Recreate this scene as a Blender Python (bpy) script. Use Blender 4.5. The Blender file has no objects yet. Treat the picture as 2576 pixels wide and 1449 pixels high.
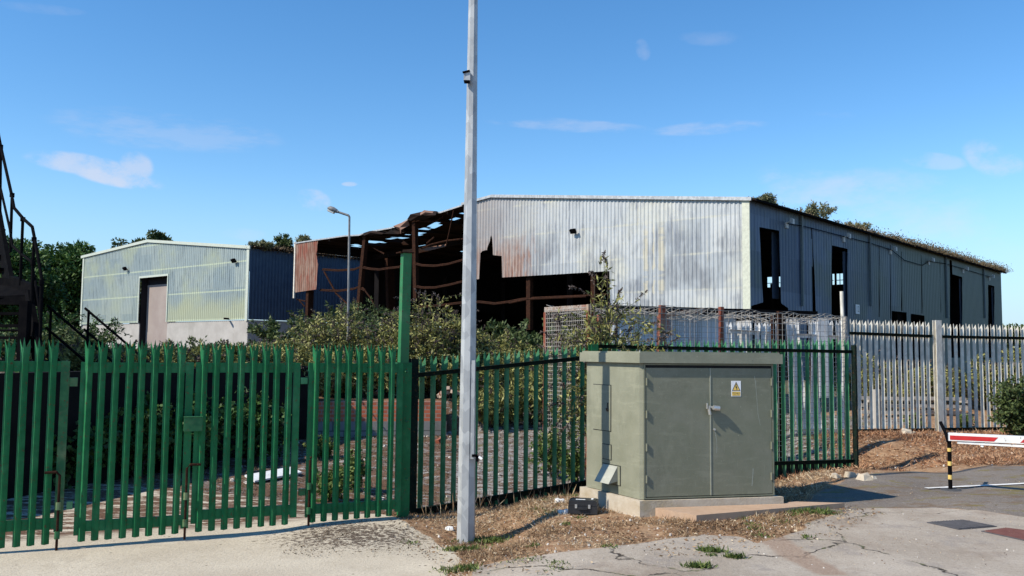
import bpy, math, random
import numpy as np
from mathutils import Vector, Matrix
random.seed(7); RNG = np.random.default_rng(7)
rad = math.radians
scene = bpy.context.scene
COL = scene.collection
EZ = 1.9                     # eye height
# ------------------------------------------------------------------ camera
F_PX = 2200.0; CX, CY = 1288.0, 724.5
PITCH = math.atan(160.5 / F_PX); ROLL = 0.0100
fw = Vector((0, math.cos(PITCH), math.sin(PITCH)))
up0 = Vector((0, -math.sin(PITCH), math.cos(PITCH)))
rt0 = Vector((1, 0, 0))
rt = rt0 * math.cos(ROLL) + up0 * math.sin(ROLL)
up = up0 * math.cos(ROLL) - rt0 * math.sin(ROLL)
EYE = Vector((0, 0, EZ))
cam = bpy.data.cameras.new('camera'); cam_o = bpy.data.objects.new('camera', cam); COL.objects.link(cam_o)
cam.lens = 36 * F_PX / 2576.0; cam.sensor_width = 36; cam.clip_end = 6000; cam.clip_start = .05
R = Matrix((rt, up, -fw)).transposed()
cam_o.matrix_world = Matrix.Translation(EYE) @ R.to_4x4()
scene.camera = cam_o

def ray(px, py):
    return (fw * F_PX + rt * (px - CX) + up * (CY - py)).normalized()
def at(px, py, d):
    r = ray(px, py); return EYE + r * (d / r.y)
def azd(a):
    return Vector((math.sin(rad(a)), math.cos(rad(a)), 0))

SUN_AZ, SUN_EL = 63.5, 43.0

# ------------------------------------------------------------------ mesh builder
OFF = {}
class MB:
    def __init__(s): s.v = []; s.f = []; s.uv = []; s.hasuv = False
    def add(s, vs, fs, uvs=None):
        b = len(s.v); s.v += [tuple(v) for v in vs]
        for f in fs: s.f.append(tuple(i + b for i in f))
        if uvs is not None: s.hasuv = True; s.uv += list(uvs)
        else: s.uv += [(0, 0)] * len(vs)
    def box(s, c, ax, ay, az):           # centre, half-axis vectors
        c = Vector(c); vs = []
        for k in (-1, 1):
            for j in (-1, 1):
                for i in (-1, 1): vs.append(c + ax * i + ay * j + az * k)
        s.add(vs, [(0, 2, 3, 1), (4, 5, 7, 6), (0, 1, 5, 4), (2, 6, 7, 3), (0, 4, 6, 2), (1, 3, 7, 5)])
    def beam(s, a, b, w, h=None, side=None):
        a = Vector(a); b = Vector(b); h = h or w
        d = (b - a); L = d.length
        if L < 1e-6: return
        d /= L
        ref = Vector((0, 0, 1)) if abs(d.z) < .9 else (side or Vector((1, 0, 0)))
        x = d.cross(ref).normalized(); y = x.cross(d).normalized()
        s.box((a + b) / 2, x * (w / 2), d * (L / 2), y * (h / 2))
    def tube(s, pts, r, n=8, r2=None, cap=True):
        pts = [Vector(p) for p in pts]; m = len(pts); rings = []
        for i, p in enumerate(pts):
            t = (pts[min(i + 1, m - 1)] - pts[max(i - 1, 0)]).normalized()
            ref = Vector((0, 0, 1)) if abs(t.z) < .95 else Vector((1, 0, 0))
            x = t.cross(ref).normalized(); y = t.cross(x).normalized()
            rr = r if r2 is None else r + (r2 - r) * i / (m - 1)
            rings.append([p + (x * math.cos(2 * math.pi * k / n) + y * math.sin(2 * math.pi * k / n)) * rr for k in range(n)])
        vs = [v for q in rings for v in q]; fs = []
        for i in range(m - 1):
            for k in range(n):
                a = i * n + k; b = i * n + (k + 1) % n; fs.append((a, b, b + n, a + n))
        if cap: fs.append(tuple(range(n))[::-1]); fs.append(tuple(range((m - 1) * n, m * n)))
        s.add(vs, fs)
    def prism(s, poly, z0, z1):
        n = len(poly)
        z0 = z0 if callable(z0) else (lambda x, y, q=z0: q); z1 = z1 if callable(z1) else (lambda x, y, q=z1: q)
        vs = [(x, y, z0(x, y)) for x, y in poly] + [(x, y, z1(x, y)) for x, y in poly]
        s.add(vs, [tuple(range(n))[::-1], tuple(range(n, 2 * n))] + [(i, (i + 1) % n, (i + 1) % n + n, i + n) for i in range(n)])
    def build(s, name, mat, parent=None, smooth=False, origin=None):
        if parent is not None: o0 = OFF[parent.name]
        elif origin is not None: o0 = Vector(origin)
        else:
            a = np.array(s.v); mn = a.min(0); mx = a.max(0)
            o0 = Vector(((mn[0] + mx[0]) / 2, (mn[1] + mx[1]) / 2, mn[2]))
        me = bpy.data.meshes.new(name)
        me.from_pydata([(v[0] - o0.x, v[1] - o0.y, v[2] - o0.z) for v in s.v], [], s.f)
        if s.hasuv:
            u = me.uv_layers.new(name='UVMap'); li = np.empty(len(me.loops), dtype=np.int32)
            me.loops.foreach_get('vertex_index', li)
            u.data.foreach_set('uv', np.array(s.uv, dtype=np.float32)[li].ravel())
        me.materials.append(mat)
        if smooth: me.polygons.foreach_set('use_smooth', [True] * len(me.polygons))
        me.update()
        o = bpy.data.objects.new(name, me); COL.objects.link(o)
        if parent is not None: o.parent = parent
        else: o.location = o0
        OFF[o.name] = o0
        return o
def tag(o, label=None, cat=None, group=None, kind=None):
    if label: o['label'] = label
    if cat: o['category'] = cat
    if group: o['group'] = group
    if kind: o['kind'] = kind
    return o
def thing(name, loc, label, cat, group=None):
    o = bpy.data.objects.new(name, None); COL.objects.link(o); o.location = loc; o.empty_display_size = .2
    OFF[o.name] = Vector(loc); return tag(o, label, cat, group)
def part_inst(name, mesh, parent, world, rz=0, sc=(1, 1, 1)):
    o = bpy.data.objects.new(name, mesh); COL.objects.link(o); o.parent = parent
    o.location = Vector(world) - OFF[parent.name]; o.rotation_euler = (0, 0, rz); o.scale = sc
    OFF[o.name] = Vector(world); return o
def copy_tree(o, parent=None):
    c = o.copy(); COL.objects.link(c)
    if parent is not None: c.parent = parent
    for ch in list(o.children): copy_tree(ch, c)
    return c

class Wall:
    """vertical plane through world xy point O with direction D; coordinates (s, z, off) with off positive towards the camera"""
    def __init__(s, O, D):
        s.O = Vector((O[0], O[1], 0)); s.D = Vector((D[0], D[1], 0)).normalized()
        s.N = Vector((s.D.y, -s.D.x, 0))
        if s.N.dot(-s.O) < 0: s.N = -s.N
        s.ang = math.atan2(s.D.y, s.D.x)
    def hit(s, px, py):
        r = ray(px, py); t = (s.O - EYE).dot(s.N) / r.dot(s.N); p = EYE + r * t
        return ((p - s.O).dot(s.D), p.z)
    def P(s, q, z, off=0): return s.O + s.D * q + s.N * off + Vector((0, 0, z))
    def p(s, px, py, off=0):
        q, z = s.hit(px, py); return s.P(q, z, off)
    def wbox(s, mb, s0, s1, z0, z1, o0, o1):
        mb.box(s.P((s0 + s1) / 2, (z0 + z1) / 2, (o0 + o1) / 2), s.D * ((s1 - s0) / 2), s.N * ((o1 - o0) / 2), Vector((0, 0, (z1 - z0) / 2)))
def corr(mb, w, polys, pitch, amp, s0, s1, off=0, sub=4):
    """corrugated sheet in wall coordinates clipped to even-odd polygons of (s, z)"""
    edges = []
    for P in polys:
        for i in range(len(P)): edges.append((P[i], P[(i + 1) % len(P)]))
    def cross(x):
        r = []
        for a, b in edges:
            if (a[0] > x) != (b[0] > x): r.append(a[1] + (x - a[0]) / (b[0] - a[0]) * (b[1] - a[1]))
        return sorted(r)
    step = pitch / sub; prof = [math.sin(2 * math.pi * k / sub) for k in range(sub)] if sub != 4 else [0, 1, 1, 0]
    n = int(math.ceil((s1 - s0) / step))
    for i in range(n):
        a = s0 + i * step; b = min(a + step, s1); m = (a + b) / 2
        cm = cross(m); ca = cross(a + 1e-4); cb = cross(b - 1e-4)
        if len(ca) != len(cm): ca = cm
        if len(cb) != len(cm): cb = cm
        oa = off + amp * prof[i % sub]; ob = off + amp * prof[(i + 1) % sub]
        for k in range(0, len(cm) - 1, 2):
            mb.add([w.P(a, ca[k], oa), w.P(b, cb[k], ob), w.P(b, cb[k + 1], ob), w.P(a, ca[k + 1], oa)], [(0, 1, 2, 3)],
                   [(a, ca[k]), (b, cb[k]), (b, cb[k + 1]), (a, ca[k + 1])])

def fast_mesh(name, verts, nper, mat, parent=None, origin=None, col=None, smooth=False):
    """verts (N, nper, 3): N separate polygons of nper corners"""
    N = verts.shape[0]
    if parent is not None: o0 = OFF[parent.name]
    elif origin is not None: o0 = Vector(origin)
    else:
        a = verts.reshape(-1, 3); o0 = Vector(((a[:, 0].min() + a[:, 0].max()) / 2, (a[:, 1].min() + a[:, 1].max()) / 2, a[:, 2].min()))
    v = (verts - np.array(o0)).astype(np.float32)
    me = bpy.data.meshes.new(name)
    me.vertices.add(N * nper); me.vertices.foreach_set('co', v.ravel())
    me.loops.add(N * nper); me.loops.foreach_set('vertex_index', np.arange(N * nper, dtype=np.int32))
    me.polygons.add(N); me.polygons.foreach_set('loop_start', np.arange(0, N * nper, nper, dtype=np.int32))
    me.polygons.foreach_set('loop_total', np.full(N, nper, dtype=np.int32))
    if col is not None:
        at_ = me.attributes.new('tint', 'FLOAT', 'FACE'); at_.data.foreach_set('value', col.astype(np.float32))
    me.materials.append(mat); me.update(calc_edges=True)
    o = bpy.data.objects.new(name, me); COL.objects.link(o)
    if parent is not None: o.parent = parent
    else: o.location = o0
    OFF[o.name] = o0
    return o
def unit(a): return a / np.maximum(np.linalg.norm(a, axis=-1, keepdims=True), 1e-9)
def leaf_quads(c, d, L, W):
    """diamond leaves: base points c, directions d, lengths L, widths W"""
    n = len(c); L = np.broadcast_to(np.asarray(L, float), (n,))[:, None]; W = np.broadcast_to(np.asarray(W, float), (n,))[:, None]
    d = unit(d); rnd = unit(RNG.normal(size=(n, 3))); x = unit(np.cross(d, rnd))
    nn = np.cross(x, d)
    return np.stack([c, c + d * L * .45 + x * W * .5 + nn * L * .04, c + d * L, c + d * L * .45 - x * W * .5 + nn * L * .04], 1)

# ------------------------------------------------------------------ materials
class Mat:
    def __init__(s, name, rough=.7, metal=0.0, spec=.5):
        s.m = bpy.data.materials.new(name); s.m.use_nodes = True; s.t = s.m.node_tree; s.b = s.t.nodes['Principled BSDF']
        s.b.inputs['Roughness'].default_value = rough; s.b.inputs['Metallic'].default_value = metal
        s.b.inputs['Specular IOR Level'].default_value = spec
        s._uv = None; s._obj = None
    def n(s, t, **k):
        q = s.t.nodes.new(t)
        for a, b in k.items(): setattr(q, a, b)
        return q
    def l(s, a, b): s.t.links.new(a, b)
    def coord(s, kind='Object', scale=(1, 1, 1), rot=(0, 0, 0)):
        tc = s.n('ShaderNodeTexCoord'); mp = s.n('ShaderNodeMapping'); s.l(tc.outputs[kind], mp.inputs[0])
        mp.inputs['Scale'].default_value = scale; mp.inputs['Rotation'].default_value = rot; return mp.outputs[0]
    def world(s, scale=(1, 1, 1), rot=(0, 0, 0)):
        g = s.n('ShaderNodeNewGeometry'); mp = s.n('ShaderNodeMapping'); s.l(g.outputs['Position'], mp.inputs[0])
        mp.inputs['Scale'].default_value = scale; mp.inputs['Rotation'].default_value = rot; return mp.outputs[0]
    def noise(s, vec, scale=5, detail=4, rough=.6, dist=0):
        q = s.n('ShaderNodeTexNoise'); s.l(vec, q.inputs['Vector']); q.inputs['Scale'].default_value = scale
        q.inputs['Detail'].default_value = detail; q.inputs['Roughness'].default_value = rough; q.inputs['Distortion'].default_value = dist
        return q.outputs['Fac']
    def vor(s, vec, scale=5, feature='F1', out='Distance'):
        q = s.n('ShaderNodeTexVoronoi', feature=feature); s.l(vec, q.inputs['Vector']); q.inputs['Scale'].default_value = scale
        return q.outputs[out]
    def step(s, v, a, b, lo=0, hi=1):
        q = s.n('ShaderNodeMapRange', interpolation_type='SMOOTHSTEP'); s.l(v, q.inputs[0])
        q.inputs[1].default_value = a; q.inputs[2].default_value = b; q.inputs[3].default_value = lo; q.inputs[4].default_value = hi
        return q.outputs[0]
    def math(s, op, a, b=None, c=None):
        q = s.n('ShaderNodeMath', operation=op)
        for i, x in enumerate((a, b, c)):
            if x is None: continue
            if isinstance(x, (int, float)): q.inputs[i].default_value = x
            else: s.l(x, q.inputs[i])
        return q.outputs[0]
    def mix(s, f, a, b, blend='MIX'):
        q = s.n('ShaderNodeMix', data_type='RGBA', blend_type=blend)
        for i, x in ((0, f), (6, a), (7, b)):
            if isinstance(x, (int, float)): q.inputs[i].default_value = x
            elif isinstance(x, tuple): q.inputs[i].default_value = (*x, 1)
            else: s.l(x, q.inputs[i])
        return q.outputs[2]
    def attr(s, name):
        q = s.n('ShaderNodeAttribute', attribute_name=name); return q.outputs['Fac']
    def sep(s, v):
        q = s.n('ShaderNodeSeparateXYZ'); s.l(v, q.inputs[0]); return q.outputs
    def base(s, c):
        if isinstance(c, tuple): s.b.inputs['Base Color'].default_value = (*c, 1)
        else: s.l(c, s.b.inputs['Base Color'])
        return s
    def bump(s, h, strength=.3, dist=.01):
        q = s.n('ShaderNodeBump'); s.l(h, q.inputs['Height']); q.inputs['Strength'].default_value = strength; q.inputs['Distance'].default_value = dist
        s.l(q.outputs[0], s.b.inputs['Normal']); return s
    def rough(s, v): s.l(v, s.b.inputs['Roughness']); return s

def M_paint(name, c, c2, rust=.0, rough=.5, fade=None, spec=.5):
    m = Mat(name, rough, 0, spec); v = m.world()
    col = m.mix(m.step(m.noise(v, 9, 5), .35, .7), c, c2)
    if fade: col = m.mix(m.step(m.noise(v, 2.2, 4), .5, .7), col, fade)
    if rust: col = m.mix(m.step(m.noise(v, 30, 5, .7), .62 - rust * .2, .72 - rust * .2), col, (.10, .045, .02))
    m.base(col); m.bump(m.noise(v, 60, 3), .15, .004); return m.m
GREEN = M_paint('green_paint', (.012, .122, .044), (.017, .160, .057), .2, .6, (.038, .19, .08), .2)
GREEN_OLD = M_paint('weathered_green_paint', (.018, .10, .042), (.04, .15, .06), .25, .6, (.15, .20, .10), .2)
GREEN_DULL = M_paint('dull_green_paint', (.05, .20, .09), (.075, .25, .12), .2, .65, (.12, .27, .14), .15)
RAIL_DARK = M_paint('shade_dark_paint', (.005, .011, .009), (.010, .022, .016), .2, .9, None, .1)  # rails: shade of their unlit side put into the colour; posts share it
BLACK = M_paint('black_paint', (.004, .004, .005), (.007, .0065, .007), 0, .95, None, .03)
RUST = M_paint('rusty_steel', (.023, .012, .009), (.044, .019, .012), .3, .95, None, .05)
RUST_RED = M_paint('red_oxide_steel', (.17, .040, .018), (.25, .065, .03), .3, .8, (.36, .28, .20))
WHITEP = M_paint('white_paint', (.74, .74, .72), (.62, .62, .60), .05, .6)
def M_galv(name, a, b, sc=14, rough=.5, metal=.25, dirt=0.):
    m = Mat(name, rough, metal); v = m.world((1, 1, .6))
    q = m.n('ShaderNodeTexVoronoi', feature='F1'); m.l(v, q.inputs['Vector']); q.inputs['Scale'].default_value = sc
    s = m.sep(q.outputs['Color'])
    col = m.mix(m.step(s[0], .1, .9), a, b)
    col = m.mix(m.step(m.noise(v, 5, 5), .45, .75, 0, .6), col, tuple(x * .72 for x in a))
    if dirt: col = m.mix(m.step(m.noise(v, 3, 6, .7), .5, .72, 0, dirt), col, (.16, .13, .09))
    m.base(col); return m.m
GALV = M_galv('galvanised_steel', (.34, .35, .355), (.47, .48, .475))
GALV_DULL = M_galv('dull_galvanised_steel', (.60, .56, .47), (.74, .70, .60), 20, .8, 0, .25)
GALV_WIRE = M_galv('galvanised_wire', (.28, .26, .23), (.38, .35, .31), 30, .8, 0, .3)
WHITE_PALE = M_galv('pale_galvanised_steel', (.62, .61, .58), (.74, .73, .70), 9, .7, 0, .2)

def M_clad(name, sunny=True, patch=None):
    m = Mat(name, .55, .15); uv = m.coord('UV')
    s = m.sep(uv)
    # separate sheets: own tone each
    br = m.n('ShaderNodeTexBrick'); m.l(uv, br.inputs['Vector'])
    br.offset = .35; br.inputs['Scale'].default_value = 1; br.inputs['Brick Width'].default_value = 2.7; br.inputs['Row Height'].default_value = 1.55
    br.inputs['Mortar Size'].default_value = .012; br.inputs['Color1'].default_value = (0, 0, 0, 1); br.inputs['Color2'].default_value = (1, 1, 1, 1); br.inputs['Mortar'].default_value = (.5, .5, .5, 1)
    bs = m.sep(br.outputs['Color'])[0]
    if patch == 'big':
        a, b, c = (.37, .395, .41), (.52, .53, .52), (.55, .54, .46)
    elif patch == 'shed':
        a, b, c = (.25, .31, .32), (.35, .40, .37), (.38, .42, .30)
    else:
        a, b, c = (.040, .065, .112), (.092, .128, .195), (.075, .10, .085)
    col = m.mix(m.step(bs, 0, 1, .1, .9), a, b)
    st = m.coord('UV', (1.2, .16, 1))            # vertical streaks
    sn = m.noise(st, 3.0, 6, .65)
    col = m.mix(m.step(sn, .48, .68, 0, .7), col, tuple(x * .62 for x in a))
    bl = m.noise(uv, .28, 5, .6)
    col = m.mix(m.step(bl, .47, .66, 0, .75), col, c)
    if patch == 'big':
        # dark patches of spent zinc
        dn = m.math('ADD', m.math('MULTIPLY', m.noise(m.coord('UV', (2.4, .14, 1)), 1.6, 6, .75), .55), m.math('MULTIPLY', m.noise(uv, .33, 4), .45))
        col = m.mix(m.step(dn, .53, .60, 0, .7), col, (.20, .22, .26))
        # spent zinc along the lower sheets
        lowz = m.step(m.math('ADD', s[1], m.math('MULTIPLY', m.noise(m.coord('UV', (1.2, .3, 1)), 1.0, 5, .7), 2.4)), 9.0, 7.6, 0, 1)
        zs_ = m.noise(m.coord('UV', (3.2, .22, 1)), 1.5, 6, .8)
        blk = m.step(m.noise(uv, .42, 3), .44, .56)
        col = m.mix(m.math('MULTIPLY', m.math('MULTIPLY', lowz, blk), m.step(zs_, .38, .60, 0, .85)), col, (.20, .21, .225))
        # greyer, smoke stained towards the burnt bay
        col = m.mix(m.step(m.math('ADD', s[0], m.math('MULTIPLY', m.noise(st, 1.2, 5, .7), 4)), 10.5, 17, 0, .62), col, (.27, .265, .27))
        # cream run-off below two leaking fixings
        for s_c, wd_ in ((4.95, .16), (4.15, .20), (4.55, .07)):
            dd_ = m.math('ABSOLUTE', m.math('SUBTRACT', m.math('ADD', s[0], m.math('MULTIPLY', m.math('SUBTRACT', m.noise(m.coord('UV', (3, 1.2, 1)), 1.5, 4), .5), .35)), s_c))
            col = m.mix(m.math('MULTIPLY', m.step(dd_, wd_, wd_ * .4, 0, .7), m.math('MULTIPLY', m.step(s[1], 8.0, 7.3, 0, 1), m.step(m.noise(m.coord('UV', (.2, 1, 1)), .9, 4, .7), .42, .52))), col, (.55, .50, .37))
        dn2 = m.noise(m.coord('UV', (3.0, .10, 1)), 2.2, 6, .8)
        col = m.mix(m.step(dn2, .60, .68, 0, .6), col, (.56, .50, .36))
        drip = m.noise(m.coord('UV', (5.0, .25, 1), (0, 0, 0)), 1.4, 5, .8)
        col = m.mix(m.step(drip, .66, .72, 0, .55), col, (.36, .24, .17))
        # yellow lichen along the sheet laps and dripping down
        lap = m.math('ABSOLUTE', m.math('SUBTRACT', m.math('FRACT', m.math('DIVIDE', s[1], 1.55)), .5))
        lapm = m.step(m.math('ADD', lap, m.math('MULTIPLY', m.noise(m.coord('UV', (3, .6, 1)), 2.2, 5), .10)), .50, .545)
        col = m.mix(m.math('MULTIPLY', lapm, m.step(m.noise(uv, .55, 5, .7), .42, .62, 0, .7)), col, (.54, .52, .42))
        # rust near the burnt bay
        rn = m.math('ADD', m.math('MULTIPLY', s[0], 1.0), m.math('MULTIPLY', m.noise(m.coord('UV', (2.5, .5, 1)), 1.4, 5, .7), 7.0))
        low = m.step(m.math('ADD', s[1], m.math('MULTIPLY', m.noise(uv, 1.1, 4), 2.0)), 7.6, 9.0, 1, 0)
        rm = m.math('MULTIPLY', m.step(rn, 14.3, 16.2), low)
        col = m.mix(rm, col, m.mix(m.step(m.noise(st, 5, 5, .7), .35, .65), (.24, .10, .06), (.40, .31, .26)))
        rm2 = m.step(rn, 14.5, 20.0, 0, .65)
        col = m.mix(rm2, col, (.30, .25, .22))
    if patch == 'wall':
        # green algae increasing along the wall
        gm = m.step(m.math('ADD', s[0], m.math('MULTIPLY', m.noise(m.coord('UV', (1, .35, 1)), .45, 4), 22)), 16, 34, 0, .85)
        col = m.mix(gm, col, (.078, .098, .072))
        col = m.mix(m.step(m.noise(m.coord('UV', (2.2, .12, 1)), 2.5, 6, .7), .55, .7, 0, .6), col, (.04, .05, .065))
    if patch == 'shed':
        lo = m.step(m.math('ADD', s[1], m.math('MULTIPLY', m.noise(uv, .5, 4), 2.2)), 5.6, 7.2, 1, 0)
        col = m.mix(m.math('MULTIPLY', lo, m.step(s[0], 10, 12.5, .8, .15)), col, (.41, .43, .28))
        lap = m.math('ABSOLUTE', m.math('SUBTRACT', m.math('FRACT', m.math('DIVIDE', s[1], 2.0)), .5))
        col = m.mix(m.step(m.math('ADD', lap, m.math('MULTIPLY', m.noise(m.coord('UV', (3, .6, 1)), 2.2, 5), .06)), .49, .52, 0, .7), col, (.55, .60, .42))
    m.base(col); m.bump(m.noise(uv, 1.6, 4), .3, .05); return m.m
CLAD_BIG = M_clad('galvanised_cladding', patch='big')
CLAD_SHED = M_clad('green_grey_cladding', patch='shed')
CLAD_WALL = M_clad('shaded_weathered_cladding', patch='wall')  # side wall sheets: their shade put into darker, bluer base colours
def simple(name, a, b, sc=3, rough=.85, bump=.3, dirt=None, bscale=40, metal=0):
    m = Mat(name, rough, metal, .2 if rough > .5 else .5); v = m.world()
    col = m.mix(m.step(m.noise(v, sc, 6, .65), .3, .7), a, b)
    if dirt: col = m.mix(m.step(m.noise(v, sc * .4, 5, .7), .5, .72, 0, .7), col, dirt)
    m.base(col)
    if bump: m.bump(m.noise(v, bscale, 4, .7), bump, .01)
    return m.m
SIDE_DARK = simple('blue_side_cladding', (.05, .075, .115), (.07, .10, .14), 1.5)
RUST_SHEET = None
m = Mat('rusted_sheet', .9); uv = m.coord('UV', (1.4, .3, 1))
c_ = m.mix(m.step(m.noise(uv, 2.6, 6, .7), .35, .62), (.30, .20, .15), (.19, .085, .055))
c_ = m.mix(m.step(m.noise(uv, 1.1, 4), .52, .6, 0, .8), c_, (.24, .065, .04)); m.base(c_); RUST_SHEET = m.m
ROOF_IN = simple('burnt_roof_sheet', (.012, .009, .008), (.028, .015, .011), 1.2, .95, 0)
INNER = simple('dark_lining', (.012, .011, .013), (.02, .018, .02), .6, 1, 0)  # near-black lining of the warehouse inside and the shed door recess
CONC_WALL = simple('cast_concrete', (.34, .32, .295), (.43, .41, .38), .8, .9, .2, (.28, .27, .24), 12)
CONC_PL = simple('plinth_concrete', (.42, .35, .26), (.52, .46, .37), 6, .9, .5, (.33, .26, .15))
SLAB = simple('red_sand_screed', (.40, .27, .18), (.46, .32, .22), 8, .9, .4, (.36, .27, .20), 90)
SHUTTER = simple('brown_shutter', (.27, .22, .20), (.34, .29, .26), .35, .7, 0)
GRP = None
def M_grp(name, a, b):
    m = Mat(name, .55); v = m.world()
    col = m.mix(m.step(m.noise(v, 4, 5, .6), .35, .7), a, b)
    col = m.mix(m.step(m.noise(m.world((9, 9, 1.0)), 2.6, 6, .8), .68, .75, 0, .55), col, tuple(min(1, x * 1.8) for x in b))
    col = m.mix(m.step(m.noise(v, 1.7, 6, .7), .50, .68, 0, .4), col, tuple(x * .72 for x in a))
    col = m.mix(m.step(m.noise(m.world((1, 1, .35)), 2.3, 6, .7), .52, .62, 0, .35), col, tuple(min(1, x * 1.28) for x in b))
    col = m.mix(m.step(m.noise(m.world((.8, .8, 5)), 3.0, 6, .75), .54, .64, 0, .3), col, tuple(min(1, x * 1.35) for x in b))
    col = m.mix(m.step(m.noise(m.world((14, 14, .8)), 1.6, 5, .8), .64, .70, 0, .35), col, (.30, .30, .24))
    col = m.mix(m.step(m.noise(v, 38, 5, .8), .63, .68, 0, .6), col, (.36, .36, .28))
    col = m.mix(m.step(m.noise(v, 50, 4, .8), .64, .69, 0, .6), col, (.06, .055, .04))
    m.base(col); m.bump(m.noise(v, 25, 4), .15, .01); m.rough(m.step(m.noise(v, 6, 4), .3, .7, .45, .75)); return m.m
GRP = M_grp('olive_grey_fibreglass', (.205, .207, .146), (.238, .238, .17))
GRP_DOOR = M_grp('olive_door_paint', (.165, .17, .115), (.195, .195, .14))
DARKGAP = simple('dark_rubber', (.012, .012, .012), (.02, .02, .02), 10, .8, 0)
CHROME = simple('worn_steel', (.5, .5, .48), (.62, .61, .58), 30, .35, 0, None, 40, .7)
SIGN_W = simple('sign_white', (.78, .78, .78), (.82, .82, .82), 10, .4, 0)
SIGN_Y = simple('sign_yellow', (.80, .52, .10), (.82, .56, .14), 10, .4, 0)
SIGN_K = simple('sign_black', (.03, .03, .035), (.04, .04, .04), 10, .4, 0)
RED = M_paint('red_reflective', (.42, .012, .014), (.50, .018, .018), .02, .45)
YELLOW = M_paint('yellow_band', (.72, .50, .14), (.66, .45, .12), .15, .5)
PLASTIC_K = simple('black_plastic', (.012, .012, .014), (.022, .022, .024), 12, .45, .2)
m = Mat('red_brick', .9); v = m.coord('UV'); br = m.n('ShaderNodeTexBrick'); m.l(v, br.inputs['Vector']); br.inputs['Scale'].default_value = 1
br.inputs['Brick Width'].default_value = .225; br.inputs['Row Height'].default_value = .083; br.inputs['Mortar Size'].default_value = .010
br.inputs['Color1'].default_value = (.60, .17, .075, 1); br.inputs['Color2'].default_value = (.44, .11, .055, 1); br.inputs['Mortar'].default_value = (.36, .27, .21, 1)
m.base(m.mix(m.step(m.noise(v, 3, 5), .5, .7, 0, .5), br.outputs['Color'], (.20, .08, .05))); BRICK = m.m
m = Mat('concrete_block', .9); v = m.coord('UV'); br = m.n('ShaderNodeTexBrick'); m.l(v, br.inputs['Vector']); br.inputs['Scale'].default_value = 1
br.inputs['Brick Width'].default_value = .46; br.inputs['Row Height'].default_value = .23; br.inputs['Mortar Size'].default_value = .012
br.inputs['Color1'].default_value = (.26, .25, .23, 1); br.inputs['Color2'].default_value = (.20, .20, .19, 1); br.inputs['Mortar'].default_value = (.10, .10, .09, 1)
m.base(m.mix(m.step(m.noise(v, 2, 5), .5, .7, 0, .6), br.outputs['Color'], (.13, .12, .09))); BLOCK = m.m
def M_leaf(name, cols, rough=.55, trans=.15):
    m = Mat(name, rough, 0, .3); t = m.attr('tint')
    q = m.n('ShaderNodeValToRGB'); m.l(t, q.inputs[0]); e = q.color_ramp.elements
    while len(e) < len(cols): e.new(.5)
    for i, c in enumerate(cols): e[i].position = i / (len(cols) - 1); e[i].color = (*c, 1)
    m.l(q.outputs[0], m.b.inputs['Base Color'])
    if trans:
        tr = m.n('ShaderNodeBsdfTranslucent'); m.l(q.outputs[0], tr.inputs[0]); mx = m.n('ShaderNodeMixShader'); mx.inputs[0].default_value = trans
        m.l(m.b.outputs[0], mx.inputs[1]); m.l(tr.outputs[0], mx.inputs[2]); m.l(mx.outputs[0], m.t.nodes['Material Output'].inputs[0])
    return m.m
LEAF_BUD = M_leaf('buddleia_leaf', [(.06, .065, .02), (.15, .155, .045), (.30, .29, .085), (.46, .42, .18)])
LEAF_DARK = M_leaf('dark_leaf', [(.012, .032, .007), (.028, .066, .013), (.055, .115, .022), (.10, .17, .035)], .6, .12)
LEAF_MID = M_leaf('mid_leaf', [(.03, .05, .015), (.07, .10, .03), (.13, .16, .05)], .6, .15)
LEAF_ROOF = M_leaf('roof_plant_leaf', [(.10, .11, .05), (.20, .21, .10), (.28, .23, .14)], .6, .15)
MOSS = M_leaf('brown_moss', [(.07, .045, .025), (.13, .09, .05), (.17, .15, .08)], .8, 0)
SPIKE = M_leaf('spent_flower', [(.05, .035, .03), (.10, .075, .06), (.14, .11, .10)], .8, 0)
STRAW_RED = M_leaf('orange_grass', [(.09, .04, .025), (.28, .13, .065), (.48, .26, .14), (.66, .47, .30)], .8, .2)
STRAW = M_leaf('dry_grass', [(.10, .055, .030), (.24, .145, .08), (.42, .29, .165), (.66, .56, .40)], .8, .2)
WEED = M_leaf('weed_leaf', [(.04, .07, .015), (.09, .14, .03), (.22, .24, .07)], .6, .2)
BARK = simple('bark', (.05, .04, .03), (.09, .075, .06), 12, .9, .4)
WOOD = simple('weathered_timber', (.36, .33, .29), (.45, .41, .36), 9, .85, .3)
STONE = simple('pale_rubble', (.42, .38, .33), (.66, .62, .56), 9, .9, .3)
SKY_SAT, SKY_VAL, SKY_STR, SUN_STR, EXPO, CLOUD = 1.26, 1.03, .15, 5.0, 0.27, (4.6, 4.35, 4.65)
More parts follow.
